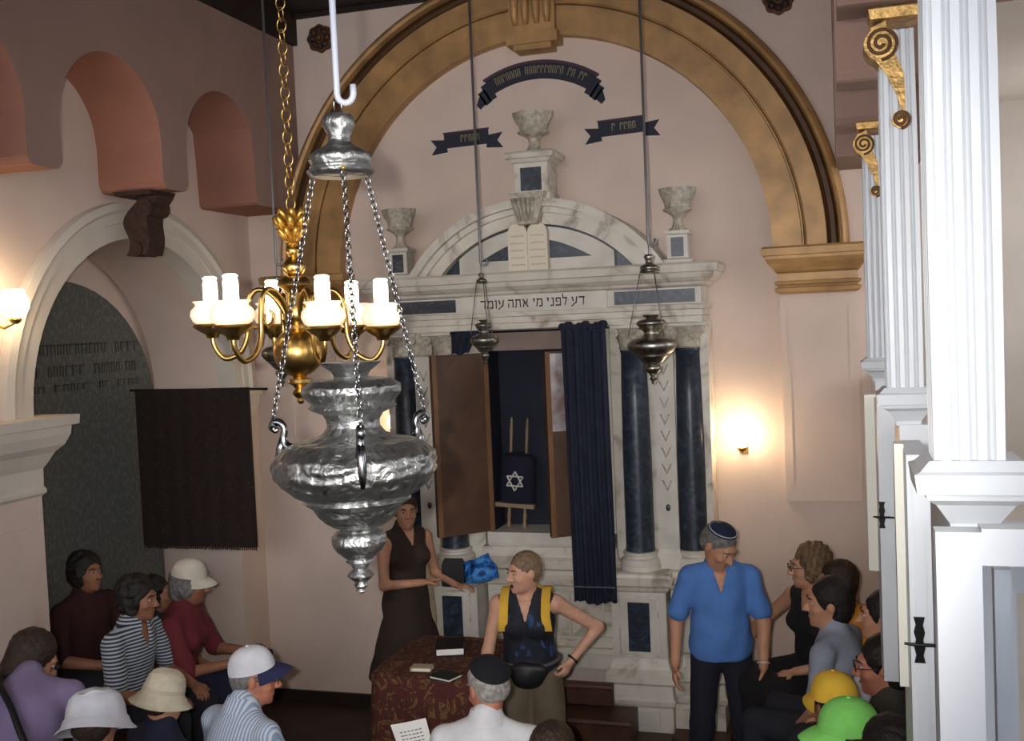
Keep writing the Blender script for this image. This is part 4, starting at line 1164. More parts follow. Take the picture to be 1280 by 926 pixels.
def nets(D, lo, h):
    """surface-nets polygonisation of a grid"""
    I = D < 0
    cnt = np.zeros(np.array(D.shape)-1, np.int8)
    for i in (0, 1):
        for j in (0, 1):
            for k in (0, 1):
                cnt += I[i:D.shape[0]-1+i, j:D.shape[1]-1+j, k:D.shape[2]-1+k]
    msk = (cnt > 0) & (cnt < 8)
    ci = np.argwhere(msk); idx = np.full(msk.shape, -1, np.int32); idx[msk] = np.arange(len(ci))
    acc = np.zeros((len(ci), 3)); num = np.zeros(len(ci))
    for a in range(3):
        o1, o2 = [x for x in range(3) if x != a]
        for u in (0, 1):
            for w in (0, 1):
                p = ci.copy(); p[:, o1] += u; p[:, o2] += w
                q = p.copy(); q[:, a] += 1
                d0 = D[p[:, 0], p[:, 1], p[:, 2]]; d1 = D[q[:, 0], q[:, 1], q[:, 2]]
                c = (d0 < 0) != (d1 < 0)
                t = np.where(c, d0/np.where(c, d0-d1, 1), 0)
                pos = p.astype(float); pos[:, a] += t
                acc += pos*c[:, None]; num += c
    V = lo+h*acc/num[:, None]
    F = []
    for a in range(3):
        o1, o2 = [(1, 2), (2, 0), (0, 1)][a]
        s0 = [slice(None)]*3; s1 = [slice(None)]*3
        s0[a] = slice(0, -1); s1[a] = slice(1, None)
        c = I[tuple(s0)] != I[tuple(s1)]
        e = np.argwhere(c)
        ok = (e[:, o1] > 0) & (e[:, o2] > 0) & (e[:, o1] < msk.shape[o1]) & (e[:, o2] < msk.shape[o2])
        e = e[ok]
        def g(d1, d2):
            p = e.copy(); p[:, o1] += d1; p[:, o2] += d2
            return idx[p[:, 0], p[:, 1], p[:, 2]]
        quad = np.stack([g(-1, -1), g(0, -1), g(0, 0), g(-1, 0)], 1)
        fl_ = ~I[e[:, 0], e[:, 1], e[:, 2]]
        quad[fl_] = quad[fl_][:, ::-1]
        F.append(quad[(quad >= 0).all(1)])
    return V, np.concatenate(F)
def fmesh(field, name, mm, parent, iters=1):
    V, Q = field.mesh()
    for _ in range(iters):       # light relaxation of the grid steps
        A_ = np.zeros_like(V); c = np.zeros(len(V))
        for i in range(4):
            np.add.at(A_, Q[:, i], V[Q[:, (i+1) % 4]]); np.add.at(c, Q[:, i], 1)
        V = V*.5+.5*A_/np.maximum(c, 1)[:, None]
    me = bpy.data.meshes.new(name)
    me.vertices.add(len(V)); me.vertices.foreach_set('co', V.astype(np.float32).ravel())
    me.loops.add(len(Q)*4); me.loops.foreach_set('vertex_index', Q.astype(np.int32).ravel())
    me.polygons.add(len(Q)); me.polygons.foreach_set('loop_start', np.arange(0, len(Q)*4, 4, dtype=np.int32))
    me.polygons.foreach_set('use_smooth', np.ones(len(Q), bool))
    me.update(calc_edges=True); me.validate()
    me.materials.append(mm)
    o = bpy.data.objects.new(name, me); COL.objects.link(o); o.parent = parent
    return o

SKIN = {'tan': mat('skin_tan', srgb(190, 138, 108), .55, noise=.1, nscale=18), 'fair': mat('skin_fair', srgb(208, 158, 132), .55, noise=.1, nscale=18),
        'dark': mat('skin_olive', srgb(150, 102, 76), .55, noise=.1, nscale=18), 'ruddy': mat('skin_ruddy', srgb(196, 128, 102), .55, noise=.14, nscale=18)}
def hairm(n, c): return mat('hair_'+n, c, .55, noise=.35, nscale=40, bump=.6, bscale=120)
H_DARK = hairm('dark', srgb(30, 24, 22)); H_BROWN = hairm('brown', srgb(64, 46, 34)); H_BLOND = hairm('dark_blond', srgb(122, 96, 68)); H_GREY = hairm('grey', srgb(126, 124, 122)); H_WHITE = hairm('white', srgb(186, 180, 172)); H_ASH = hairm('ash', srgb(140, 116, 90))
M_EYE = mat('eye_white', srgb(176, 160, 150), .3, noise=0); M_IRIS = mat('iris_dark', srgb(34, 24, 18), .25, noise=0); M_LIP = mat('lips', srgb(158, 84, 74), .5, noise=0); M_MOUTH = mat('open_mouth', srgb(70, 26, 26), .5, noise=0)
M_GLASSES = mat('spectacle_frame', srgb(40, 34, 32), .35, .3, noise=0)
def fab(n, c, **k): return mat('cloth_'+n, c, .9, noise=k.get('noise', .12), nscale=k.get('ns', 9), bump=.15, bscale=90)

def Rmat(yaw, pitch, roll):
    """head or torso frame: yaw about Z, then nod forward, then tilt"""
    return np.array((Matrix.Rotation(yaw, 3, 'Z') @ Matrix.Rotation(-pitch, 3, 'X') @ Matrix.Rotation(roll, 3, 'Y')))

def person(label, hp, face, head, pose, skin, hair, top, bottom, **kw):
    """hp (x, y, depth): pixel of the crown and its distance; face, head: turn of body and head seen from the lens
    (0 towards it, 90 to the picture's right, 180 away)"""
    P = atd(*hp); s = kw.get('s', 1.); h = kw.get('h', .009)
    group = kw.get('group')
    c2 = np.array([-P[0], -P[1]]); c2 /= np.linalg.norm(c2); v = -c2; rgt = np.array([v[1], -v[0]])
    def az(a):
        d = math.cos(rad(a))*c2+math.sin(rad(a))*rgt; return math.atan2(d[1], d[0])-PI/2
    bz_, hz_ = az(face), az(head)
    hyaw = hz_-bz_
    fem = kw.get('fem', False); W = kw.get('w', 1.)*(.92 if fem else 1.)
    lean, side = rad(kw.get('lean', 4)), rad(kw.get('side', 0))
    Mt = Rmat(0, lean, side); sd, fd, ud = Mt[:, 0], Mt[:, 1], Mt[:, 2]
    sit = pose == 'sit'
    pz = .10 if sit else .95
    pel = np.array([0, 0, pz])*s
    waist = pel+ud*.14*s; chest = pel+ud*.33*s; nb = pel+ud*.50*s
    nk = rad(kw.get('neck', 10)); Mn = Rmat(0, lean*.5+nk, side*.6)
    hc = nb+Mn[:, 2]*.145*s+Mn[:, 1]*.005
    Mh = Rmat(hyaw, rad(kw.get('nod', 0)), rad(kw.get('tilt', 0)))
    hs = s*kw.get('hs', 1.)
    def HP(x, y, z): return hc+Mh@(np.array([x, y, z])*hs)
    crown = HP(0, -.015, .118)
    # place: the crown meets its target; a standing figure's feet meet the floor, a sitting one's seat gives the root height
    cz, sz = math.cos(bz_), math.sin(bz_)
    ox, oy = crown[0]*cz-crown[1]*sz, crown[0]*sz+crown[1]*cz
    rz_ = P[2]-crown[2]
    root = empty('person', (P[0]-ox, P[1]-oy, rz_), bz_, label, 'person', group)
    base_z = kw.get('floor', FZ)-rz_         # floor height in the person's frame
    SKM = SKIN[skin]
    # ---- body
    B = Field(h)
    B.ell(pel, (.165*W*s, .115*s, .12*s), Mt, .03)
    B.ell(waist+fd*.01*s*kw.get('belly', 1), (.138*W*s, .10*s*kw.get('belly', 1), .15*s), Mt, .05)
    B.ell(chest, (.16*W*s, .112*s, .19*s), Mt, .05)
    tw = Rmat(rad(kw.get('twist', 0)), lean, side)
    shw = .185*W*s
    shL, shR = chest-tw[:, 0]*shw+ud*(.092*s), chest+tw[:, 0]*shw+ud*(.092*s)
    if 'shz' in kw: shL = shL+ud*kw['shz'][0]; shR = shR+ud*kw['shz'][1]
    for q_ in (shL, shR): B.cap(nb-ud*.035*s, q_*.92+nb*.08, .052*s, .05*s, .04)
    if fem:
        for q in (-1, 1): B.ell(chest+sd*q*.075*s+fd*.085*s-ud*.01, (.062*s, .06*s, .065*s), Mt, .03)
    B.cap(nb-ud*.03*s, hc+Mh@np.array([0, -.02, -.04])*hs, .06*s, .054*s, .035)
    arms = {}
    for key, sh in (('L', shL), ('R', shR)):
        q = -1 if key == 'L' else 1
        if sit: e0, w0 = (q*.07, .07, -.27), (q*.0-q*.06, .29, -.31)
        else: e0, w0 = (q*.075, -.03, -.28), (q*.085, .05, -.52)
        e_, w_ = kw.get('arm'+key, (e0, w0))
        el = sh+np.array(e_)*s; wr = sh+np.array(w_)*s
        arms[key] = (sh, el, wr)
        aw = .86 if fem else 1.
        B.cap(sh, el, .052*s*aw, .042*s*aw, .03); B.cap(el, wr, .042*s*aw, .029*s*aw, .02)
        # hand
        d = kw.get('hand'+key, None)
        d = (wr-el) if d is None else np.array(d, float); d = d/np.linalg.norm(d)
        nrm = np.array(kw.get('palm'+key, (-q, .0, -.2) if abs(d[2]) > .6 else (0, 0, -1)), float)
        nrm = nrm-d*(nrm@d); nrm /= np.linalg.norm(nrm); wv = np.cross(d, nrm)
        if wv@np.array([0, 1, 0])*(1) < 0: wv = -wv        # thumb side looks forward or inward
        ks_ = s*(.92 if fem else 1.)
        pc = wr+d*.048*ks_
        B.cap(wr, pc+d*.02*ks_, .026*ks_, .036*ks_, .015, (nrm, 1.9))
        curl = kw.get('curl'+key, (.5, .5, .55, .6))
        for f_ in range(4):
            off = (.030-.020*f_)*ks_
            b0 = wr+d*.085*ks_+wv*off
            L_ = (.072, .082, .076, .060)[f_]*ks_; cu = curl[f_]
            d1 = d*math.cos(cu*.6)+nrm*math.sin(cu*.6); d2_ = d*math.cos(cu*1.6)+nrm*math.sin(cu*1.6); d3_ = d*math.cos(cu*2.3)+nrm*math.sin(cu*2.3)
            p1 = b0+d1*L_*.45; p2 = p1+d2_*L_*.32; p3 = p2+d3_*L_*.24
            B.cap(b0-d*.02, p1, .0098*ks_, .0092*ks_, .006); B.cap(p1, p2, .0092*ks_, .0085*ks_, .004); B.cap(p2, p3, .0085*ks_, .0075*ks_, .004)
        t0 = wr+d*.025*ks_+wv*.026*ks_; t1 = t0+(d*.55+wv*.65+nrm*.25)*.045*ks_; t2 = t1+(d*.85+wv*.2+nrm*.35)*.035*ks_
        B.cap(t0, t1, .014*ks_, .0115*ks_, .012); B.cap(t1, t2, .011*ks_, .009*ks_, .005)
    legs = []
    for q in (-1, 1):
        hip = pel+sd*q*.09*W*s-ud*.03*s
        if sit: kn = hip+np.array([q*.05, .43, .02])*s; an = kn+np.array([0, -.02, 0])*s; an[2] = base_z+.085
        else:
            st_ = kw.get('stance', .06)
            an = np.array([q*(st_+.05), -.02+q*kw.get('step', 0), 0])*s; an[2] = base_z+.085
            kn = (hip+an)/2+np.array([0, .03, .03])*s
        B.cap(hip, kn, .082*s*W, .056*s, .03); B.cap(kn, an, .056*s, .038*s, .02); B.cap(an, an+np.array([0, .13, -.045])*s, .038*s, .03*s, .02)
        legs.append((hip, kn, an))
    # head
    def he(c, r, k=.02, sub=False, Rm=Mh): B.ell(HP(*c), np.array(r)*hs, Rm, k*hs, sub)
    he((0, -.014, .028), (.074, .094, .088)); he((0, .028, -.03), (.060, .066, .082), .03); he((0, .045, -.078), (.042, .042, .036), .03)
    he((0, .078, -.098), (.018, .016, .015), .015); he((0, .083, .032), (.05, .012, .011), .02)
    for q in (-1, 1):
        he((q*.031, .100, .010), (.017, .014, .010), .012, True)
        he((q*.043, .066, -.028), (.018, .02, .016), .02)
        he((q*.077, -.006, -.004), (.009, .02, .031), .006)
        he((q*.012, .102, -.029), (.009, .010, .008), .006)
    B.cap(HP(0, .09, .016), HP(0, .117, -.024), .009*hs, .0125*hs, .012*hs)
    if kw.get('mouth_open'): he((0, .102, -.066), (.016, .016, .012), .006, True)
    else: B.cap(HP(-.018, .088, -.061), HP(.018, .088, -.061), .007*hs, .007*hs, .01*hs)
    fmesh(B, 'body', SKM, root)
    M4h = Matrix.Translation(Vector(hc)) @ Matrix(Mh.tolist()).to_4x4() @ Matrix.Scale(hs, 4)
    if kw.get('eyes', True):
        for q in (-1, 1):
            ey = MB().ball((q*.031, .0825, .010), .0125, 8, sc=(1.05, 1, .5)).xf(M4h).build('eye', M_EYE, root, True)
            MB().ball((q*.031, .0905, .010), .0068, 6, sc=(1, .8, .8)).xf(M4h).build('iris', M_IRIS, ey, True)
            MB().tube([(q*.014, .097, .030), (q*.032, .094, .036), (q*.05, .080, .031)], [.003, .0042, .002], 6).xf(M4h).build('eyebrow', kw.get('browm', H_BROWN), root, True)
        if kw.get('mouth_open'): MB().ball((0, .092, -.066), .013, 6, sc=(1.1, .5, .9)).xf(M4h).build('mouth', M_MOUTH, root, True)
        else: MB().tube([(-.022, .089, -.060), (0, .097, -.061), (.022, .089, -.060)], [.002, .0042, .002], 6).xf(M4h).build('lips', M_LIP, root, True)
    # ---- hair
    if hair:
        style, hm = hair
        Hh = Field(.006*hs)
        vol = {'short': .008, 'crop': .003, 'curly': .02, 'bob': .014, 'thick': .016, 'bun': .008, 'fringe': .004}[style]
        def hx(c, r, k=.02, sub=False): Hh.ell(HP(*c), np.array(r)*hs, Mh, k*hs, sub)
        hx((0, -.018-vol*.6, .034), (.077+vol, .097+vol*.6, .089+vol))
        drop = {'short': -.03, 'crop': -.02, 'curly': -.05, 'bob': -.075, 'thick': -.055, 'bun': -.03, 'fringe': -.03}[style]
        hx((0, -.05, drop*.6), (.074+vol*.6, .058+vol*.5, .05-drop*.55), .03)
        if style == 'bob' or style == 'curly':
            for q in (-1, 1): hx((q*.07, -.005, -.03), (.02+vol*.4, .045, .055), .02)
        if style == 'bun': hx((0, -.11, .07), (.045, .045, .045), .01)
        Hh.noise(.0022*hs if style != 'curly' else .006*hs, 95/hs if style != 'curly' else 70/hs, rng.rand()*6)
        hx((0, .118, -.052), (.088, .10, .125), .008, True)          # face opening
        if style != 'curly' and style != 'bob':
            for q in (-1, 1): hx((q*.085, .0, -.03), (.03, .026, .048), .006, True)
        if style == 'fringe': hx((0, .0, .14), (.075, .095, .075), .006, True)
        if kw.get('hat') is not None: Hh.cut(HP(0, 0, kw['hat']), Mh[:, 2]); Hh.ell(HP(0, -.014, .05), np.array((.088, .104, .09))*hs, Mh, .004, True) if kw['hat'] > .2 else None
        fmesh(Hh, 'hair', hm, root)
    # ---- clothes
    if top:
        mm = top['m']; sl = top.get('sleeve', .5); g_ = top.get('ease', .014)
        T = Field(max(h, .009))
        T.ell(pel+ud*.02, (.165*W*s+g_, .115*s+g_, .10*s), Mt, .05)
        T.ell(waist+fd*.01*s*kw.get('belly', 1), (.148*W*s+g_, .10*s*kw.get('belly', 1)+g_, .17*s), Mt, .06)
        if top.get('long'): T.cap(waist, pel-ud*top['long'], .150*W*s+g_, .155*W*s+g_, .05, (fd, 1.25)); T.cut(pel-ud*(top['long']+.02), -ud)
        T.ell(chest, (.16*W*s+g_, .112*s+g_, .19*s+g_*.6), Mt, .05)
        if sl > 0: [T.cap(nb-ud*.035*s, q_*.93+nb*.07, .052*s+g_*.8, .05*s+g_*.8, .035) for q_ in (shL, shR)]
        else: [T.cap(nb-ud*.04*s, q_*.62+nb*.38, .05*s+g_*.7, .05*s+g_*.7, .03) for q_ in (shL, shR)]
        if fem:
            for q in (-1, 1): T.ell(chest+sd*q*.075*s+fd*.085*s-ud*.01, (.062*s+g_*.7, .06*s+g_*.7, .065*s+g_*.7), Mt, .03)
        if sl > 0:
            for key in 'LR':
                sh, el, wr = arms[key]
                if sl <= 1: T.cap(sh, sh+(el-sh)*min(sl*1.4, .96), .050*s+g_*.7, (.047 if sl < .9 else .043)*s+g_*.9, .02)
                else: T.cap(sh, el, .054*s+g_, .046*s+g_, .03); T.cap(el, wr*.93+el*.07, .045*s+g_, .033*s+g_, .02)
        T.cap(nb-ud*.04*s, nb+ud*.028*s, .075*s, .066*s, .03)
        T.noise(top.get('fold', .0032), 21, rng.rand()*6)
        if sl <= 1 and sl > 0:
            for key in 'LR':
                sh, el, wr = arms[key]; ad = (el-sh)/np.linalg.norm(el-sh)
        nv = top.get('v', 0)
        if nv:
            for i in range(5):
                t_ = i/4.
                T.ell(nb+ud*(.05-.05*t_-nv*t_)*s+fd*(.10+.03*t_)*s, ((.062*(1-t_)+.010)*s, .08*s, .045*s), Mt, .006, True)
        fmesh(T, 'shirt' if not top.get('name') else top['name'], mm, root)
        if top.get('collar'):
            g = MB(); cp = nb+ud*.03*s
            lo_, hi_ = [], []
            n_ = 22
            vs_ = []; fs_ = []
            for i in range(n_+1):
                a = -PI*.5+rad(28)+(2*PI-rad(56))*i/n_
                # starts and ends at the throat
                a2 = PI/2+rad(24)+(2*PI-rad(48))*i/n_
                ca, sa = math.cos(a2), math.sin(a2)
                for rr, zz in ((.068, .03), (.094, -.035), (.088, -.038), (.062, .026)):
                    p = cp+sd*ca*rr*s+fd*sa*rr*s+ud*(zz-.012*max(0, sa))*s; vs_.append(tuple(p))
            for i in range(n_):
                for j in range(4):
                    fs_.append((i*4+j, i*4+(j+1) % 4, i*4+4+(j+1) % 4, i*4+4+j))
            fs_ += [(0, 1, 2, 3), (n_*4+3, n_*4+2, n_*4+1, n_*4)]
            g.add(vs_, fs_).build('collar', mm, root, True, 60)
    if bottom:
        kind, mm = bottom[0], bottom[1]
        G = Field(max(h, .010))
        if kind == 'trousers':
            G.ell(pel-ud*.01, (.170*W*s, .122*s, .115*s), Mt, .04)
            for hip, kn, an in legs:
                lw = bottom[2] if len(bottom) > 2 else 1.
                G.cap(hip, kn, .096*s*W*(1+(lw-1)*.4), .074*s*lw, .03); G.cap(kn, kn+(an-kn)*.93, .074*s*lw, .066*s*lw, .02)
            G.noise(.003, 17, rng.rand()*6)
            fmesh(G, 'trousers', mm, root)
        else:
            hem = bottom[2]
            hz_l = base_z+hem*s
            if sit:
                G.ell(pel-ud*.01, (.175*W*s, .13*s, .12*s), Mt, .04)
                for hip, kn, an in legs: G.cap(hip, kn, .11*s*W, .10*s, .08)
                a, b_ = (legs[0][1]+legs[1][1])/2, (legs[0][1]+legs[1][1])/2
                b_ = np.array([a[0], a[1], max(hz_l, base_z+.2)+.05]); G.cap(a+sd*.06, b_+sd*.06, .10, .12, .06); G.cap(a-sd*.06, b_-sd*.06, .10, .12, .06)
                fmesh(G, 'skirt', mm, root)
            else:
                tp = waist if kind == 'dress' else pel+ud*.08
                G.cap(tp, np.array([tp[0]*.4, tp[1]*.3, hz_l]), .12*W*s, bottom[3]*s, .04, (fd, 1.25))
                G.ell(pel, (.178*W*s, .13*s, .13*s), Mt, .06)
                G.noise(.006, 19, rng.rand()*6)
                G.cut((0, 0, hz_l), (0, 0, -1))
                fmesh(G, 'skirt', mm, root)
    if not sit or kw.get('shoes', True):
        for hip, kn, an in legs:
            f_ = Field(.011); f_.cap(an+np.array([0, -.035, -.035])*s, an+np.array([0, .15, -.045])*s, .042*s, .038*s, .02, (np.array([0, 0, 1.]), 1.05))
            f_.cut((0, 0, base_z+.002), (0, 0, -1)); fmesh(f_, 'shoe', M_BOOKBLACK, root)
    info = dict(root=root, HP=HP, M4h=M4h, hs=hs, arms=arms, nb=nb, chest=chest, pel=pel, waist=waist, Mt=Mt, s=s, sd=sd, fd=fd, ud=ud, shL=shL, shR=shR)
    SEATS.append((group, np.array([P[0]-ox, P[1]-oy, rz_]), sit))
    return info

SEATS = []
# ---- things worn
def kippah(I, mm, rim, back=.02, tilt_=-28, r=.098):
    M4 = I['M4h'] @ Matrix.Translation((0, -.016, .028)) @ Matrix.Rotation(rad(-tilt_), 4, 'X')
    pr = [(r*math.sin(a), r*1.02*math.cos(a)) for a in [rad(2+54*i/9) for i in range(10)]]
    pr2 = [((r-.006)*math.sin(rad(56-54*i/9)), (r-.006)*1.02*math.cos(rad(56-54*i/9))) for i in range(10)]
    k = MB().lathe(pr+pr2, 28).xf(M4).build('kippah', mm, I['root'], True, 60)
    if rim:
        MB().tube([((r+.001)*math.sin(rad(50))*math.cos(t), (r+.001)*math.sin(rad(50))*math.sin(t), (r+.001)*1.02*math.cos(rad(50))) for t in [2*PI*i/28 for i in range(28)]], .0028, 5, closed=True).xf(M4).build('knitted_rim', rim, k, True)
def glasses(I):
    g = MB()
    for q in (-1, 1):
        g.tube([(q*.032+.020*math.cos(t), .109, .008+.016*math.sin(t)) for t in [2*PI*i/16 for i in range(16)]], .0022, 5, closed=True)
        g.tube([(q*.052, .107, .012), (q*.07, .07, .012), (q*.078, -.004, .008), (q*.078, -.02, -.006)], .0022, 5)
    g.tube([(-.012, .110, .012), (0, .114, .015), (.012, .110, .012)], .0022, 5)
    g.xf(I['M4h']).build('glasses', M_GLASSES, I['root'], True)
def baseball_cap(I, mm, vm, back=0, rot=0, scale=1.):
    M4 = I['M4h'] @ Matrix.Translation((0, -.014, .03)) @ Matrix.Rotation(rad(rot), 4, 'Z') @ Matrix.Rotation(rad(6+back), 4, 'X') @ Matrix.Scale(scale, 4)
    n = 32; rows_ = 9; vs_ = []; fs_ = []
    for sh in (0, 1):
        for j in range(rows_+1):
            a = PI/2*j/rows_
            for i in range(n):
                t = 2*PI*i/n
                r_ = (.094-.005*sh)*(math.cos(a)**.8 if j < rows_ else .02)
                seam = 1+.012*math.cos(6*t)*math.cos(a)
                vs_.append((r_*.93*math.cos(t)*seam, r_*1.12*math.sin(t)*seam, (.108-.005*sh)*math.sin(a)**.9+.006))
    q = n*(rows_+1)
    for j in range(rows_):
        for i in range(n):
            k = (i+1) % n; fs_ += [(j*n+i, j*n+k, (j+1)*n+k, (j+1)*n+i), (q+j*n+i, q+(j+1)*n+i, q+(j+1)*n+k, q+j*n+k)]
    fs_ += [tuple(rows_*n+i for i in range(n)), tuple(q+rows_*n+i for i in range(n-1, -1, -1))]
    fs_ += [(i, q+i, q+(i+1) % n, (i+1) % n) for i in range(n)]
    c = MB().add(vs_, fs_).xf(M4).build('cap', mm, I['root'], True, 50)
    MB().ball((0, 0, .116), .008, 6, sc=(1, 1, .6)).xf(M4).build('cap_button', mm, c, True)
    # visor
    m_ = 18; vs_ = []; fs_ = []
    for zt in (0, -.004):
        for j in range(5):
            u = j/4
            for i in range(m_+1):
                t = rad(18)+rad(144)*i/m_
                r1_ = .0875; ext = .075*math.sin((t-rad(18))/rad(144)*PI)**.6*u
                vs_.append(((r1_)*.93*math.cos(t)*(1+.1*u), (r1_*1.12)*math.sin(t)+ext, .012+zt-.030*u*u-.030*abs(math.cos(t))**2*u))
    q = 5*(m_+1)
    for j in range(4):
        for i in range(m_):
            b_ = j*(m_+1)+i; fs_ += [(b_, b_+1, b_+m_+2, b_+m_+1), (q+b_, q+b_+m_+1, q+b_+m_+2, q+b_+1)]
    for i in range(m_):
        b_ = 4*(m_+1)+i; fs_.append((b_, b_+1, q+b_+1, q+b_)); fs_.append((i, q+i, q+i+1, i+1))
    for j in range(4):
        for i in (0, m_): b_ = j*(m_+1)+i; fs_.append((b_, b_+m_+1, q+b_+m_+1, q+b_))
    MB().add(vs_, fs_).xf(M4).build('cap_visor', vm, c, True, 50)
    return c
def sun_hat(I, mm, brim, crown_h, tx=0, ty=0, floppy=.012, band=None, r0_=.092, peak=.0):
    M4 = I['M4h'] @ Matrix.Translation((0, -.012, .022)) @ Matrix.Rotation(rad(tx), 4, 'X') @ Matrix.Rotation(rad(ty), 4, 'Y')
    pr = [(r0_*.1, crown_h+.004), (r0_*.42, crown_h*.97), (r0_*.7, crown_h*.87), (r0_*.9, crown_h*.66), (r0_*1.0, crown_h*.32), (r0_*1.04, 0), (r0_*1.1, -.008), (r0_+brim*.5, -.022-.25*brim), (r0_+brim*.95, -.03-.48*brim), (r0_+brim, -.032-.5*brim), (r0_+brim*.95, -.036-.48*brim), (r0_+brim*.5, -.028-.25*brim), (r0_*1.02, -.012), (r0_*.98, .0), (r0_*.8, crown_h*.8)]
    ph = rng.rand()*6
    def wob(a, j):
        if j < 5: return 1+.02*math.cos(3*a+ph+j)
        return 1+(floppy*4)*math.sin(3*a+ph)*(.3 if j < 7 else 1)
    o = MB().lathe(pr, 40, (0, 0, 0), wob=wob)
    o.v = [(x*.94, y*1.1, z+(floppy*.9*math.sin(2*math.atan2(y, x)+ph) if z < -.015 else .006*math.sin(x*60+ph)*math.sin(y*50) if z > .03 else 0)) for x, y, z in o.v]
    ho = o.xf(M4).build('sun_hat', mm, I['root'], True, 60)
    if band:
        MB().lathe([(r0_*1.045, .0), (r0_*1.045, .018), (r0_*1.03, .019), (r0_*1.03, -.001)], 36).xf(Matrix.Scale(.95, 4, (1,0,0))).xf(Matrix.Scale(1.1, 4, (0,1,0))).xf(M4).build('hat_band', band, ho, True, 40)
    return ho
# ------------------------------------------------------------------ the people in the hall
G = 'people gathered in the hall'
# man in the blue shirt
I = person('standing man in blue v-neck shirt and knitted kippah with hands at his sides', (908, 659, 6.15), 6, 48, 'stand', 'tan', ('crop', H_GREY),
           dict(m=fab('blue', srgb(84, 128, 196)), sleeve=.52, v=.09, ease=.02, fold=.0045, collar=True, long=.03), ('trousers', fab('navy', srgb(30, 30, 42))),
           nod=36, neck=24, lean=5, belly=1.25, w=.96, s=1.0, hs=1.08, h=.008, armL=((-.07, .02, -.27), (-.05, .10, -.50)), armR=((.075, -.04, -.27), (.095, .05, -.50)), curlL=(.35, .45, .5, .55), browm=H_GREY, stance=.11, group=G)
kippah(I, fab('kippah_navy', srgb(34, 38, 66)), mat('kippah_rim', srgb(190, 194, 200), .8, noise=0), tilt_=-8)
sh, el, wr = I['arms']['L']; d = (wr-el)/np.linalg.norm(wr-el)
wc = wr-d*.02; u = np.cross(d, [1, 0, 0]); u /= np.linalg.norm(u); w = np.cross(d, u)
wt = MB().tube([wc+(u*math.cos(a)+w*math.sin(a))*.034 for a in [2*PI*i/18 for i in range(18)]], .006, 6, closed=True).build('wristwatch', mat('watch_strap', srgb(206, 204, 198), .4, .4, noise=0), I['root'], True)
# pocket seam across the chest
c = I['chest']
# woman in the middle with the yellow backpack straps
M_VEST = blotch_mat('black_blue_print', [srgb(20, 22, 30), srgb(24, 28, 42), srgb(52, 78, 122), srgb(24, 24, 32)], 9, .8, pos=[.3, .58, .66, .74])
I = person('woman with short ash hair, dark vest and yellow backpack straps speaking beside the table', (655, 690, 6.25), -8, -58, 'stand', 'fair', ('crop', H_ASH),
           dict(m=M_VEST, sleeve=0, v=.10, ease=.013, name='vest'), ('trousers', fab('khaki', srgb(112, 100, 80)), 1.35),
           fem=True, nod=4, neck=16, lean=9, s=.98, h=.008, w=1.06, mouth_open=True, floor=FZ,
           armL=((-.235, -.10, -.17), (-.07, .0, -.35)), handL=(.45, .25, -.8), palmL=(.8, -.5, .2), armR=((.06, .05, -.27), (.10, .22, -.44)), handR=(.1, .8, -.5), curlL=(.9, 1., 1., 1.), stance=.08, group=G)
M_YEL = fab('yellow_strap', srgb(224, 178, 62))
r_ = I['root']
for q, sh in ((-1, I['shL']), (1, I['shR'])):
    b = I['chest']+I['sd']*q*.125*I['s']
    ud, fd = I['ud'], I['fd']
    pts = [b-fd*.13+ud*.08, b-fd*.07+ud*.168, b+ud*.182, b+fd*.075+ud*.145, b+fd*.13+ud*.07, b+fd*.135-ud*.02+I['sd']*q*.01]
    lo = MB(); vs_ = []; fs_ = []
    for p in pts:
        for o_ in (-1, 1):
            for t_ in (0, 1): vs_.append(tuple(p+I['sd']*o_*.026+(fd*.3+ud)*t_*.008))
    for i in range(len(pts)-1):
        a = 4*i; fs_ += [(a, a+2, a+6, a+4), (a+1, a+5, a+7, a+3), (a, a+4, a+5, a+1), (a+2, a+3, a+7, a+6)]
    fs_ += [(0, 1, 3, 2), (len(vs_)-4, len(vs_)-2, len(vs_)-1, len(vs_)-3)]
    lo.add(vs_, fs_).build('backpack_strap', M_YEL, r_, True, 60)
bp_ = Field(.011); bc = I['chest']-I['fd']*.20-I['ud']*.06
bp_.ell(bc, (.13, .085, .20), I['Mt'], .03); bp_.noise(.004, 18, 1.)
fmesh(bp_, 'backpack', M_YEL, r_)
fp_ = Field(.009); wc = I['pel']+I['ud']*.05+I['fd']*.135
fp_.ell(wc, (.12, .035, .06), I['Mt'], .03); fp_.ell(wc-I['ud']*.05+I['fd']*.005, (.09, .04, .055), I['Mt'], .03); fp_.noise(.003, 24, 2.)
fmesh(fp_, 'waist_pouch', M_BOOKBLACK, r_)
bl = [I['pel']+I['ud']*.075+I['sd']*.172*math.cos(a)+I['fd']*.128*math.sin(a) for a in [2*PI*i/28 for i in range(28)]]
MB().tube(bl, .011, 6, closed=True).build('pouch_belt', fab('belt_grey', srgb(96, 94, 92)), r_, True)
sh, el, wr = I['arms']['L']; d = (wr-el)/np.linalg.norm(wr-el); u = np.cross(d, [0, 0, 1]); u /= np.linalg.norm(u); w = np.cross(d, u)
MB().tube([wr-d*.02+(u*math.cos(a)+w*math.sin(a))*.031 for a in [2*PI*i/16 for i in range(16)]], .007, 6, closed=True).build('wristwatch', M_BOOKBLACK, r_, True)
MB().tube([I['nb']+I['ud']*.005+I['sd']*.066*math.cos(a)+I['fd']*(.07*math.sin(a)+.012)-I['ud']*.03*max(0, math.sin(a)) for a in [2*PI*i/24 for i in range(24)]], .0025, 5, closed=True).build('necklace', M_GOLD, r_, True)

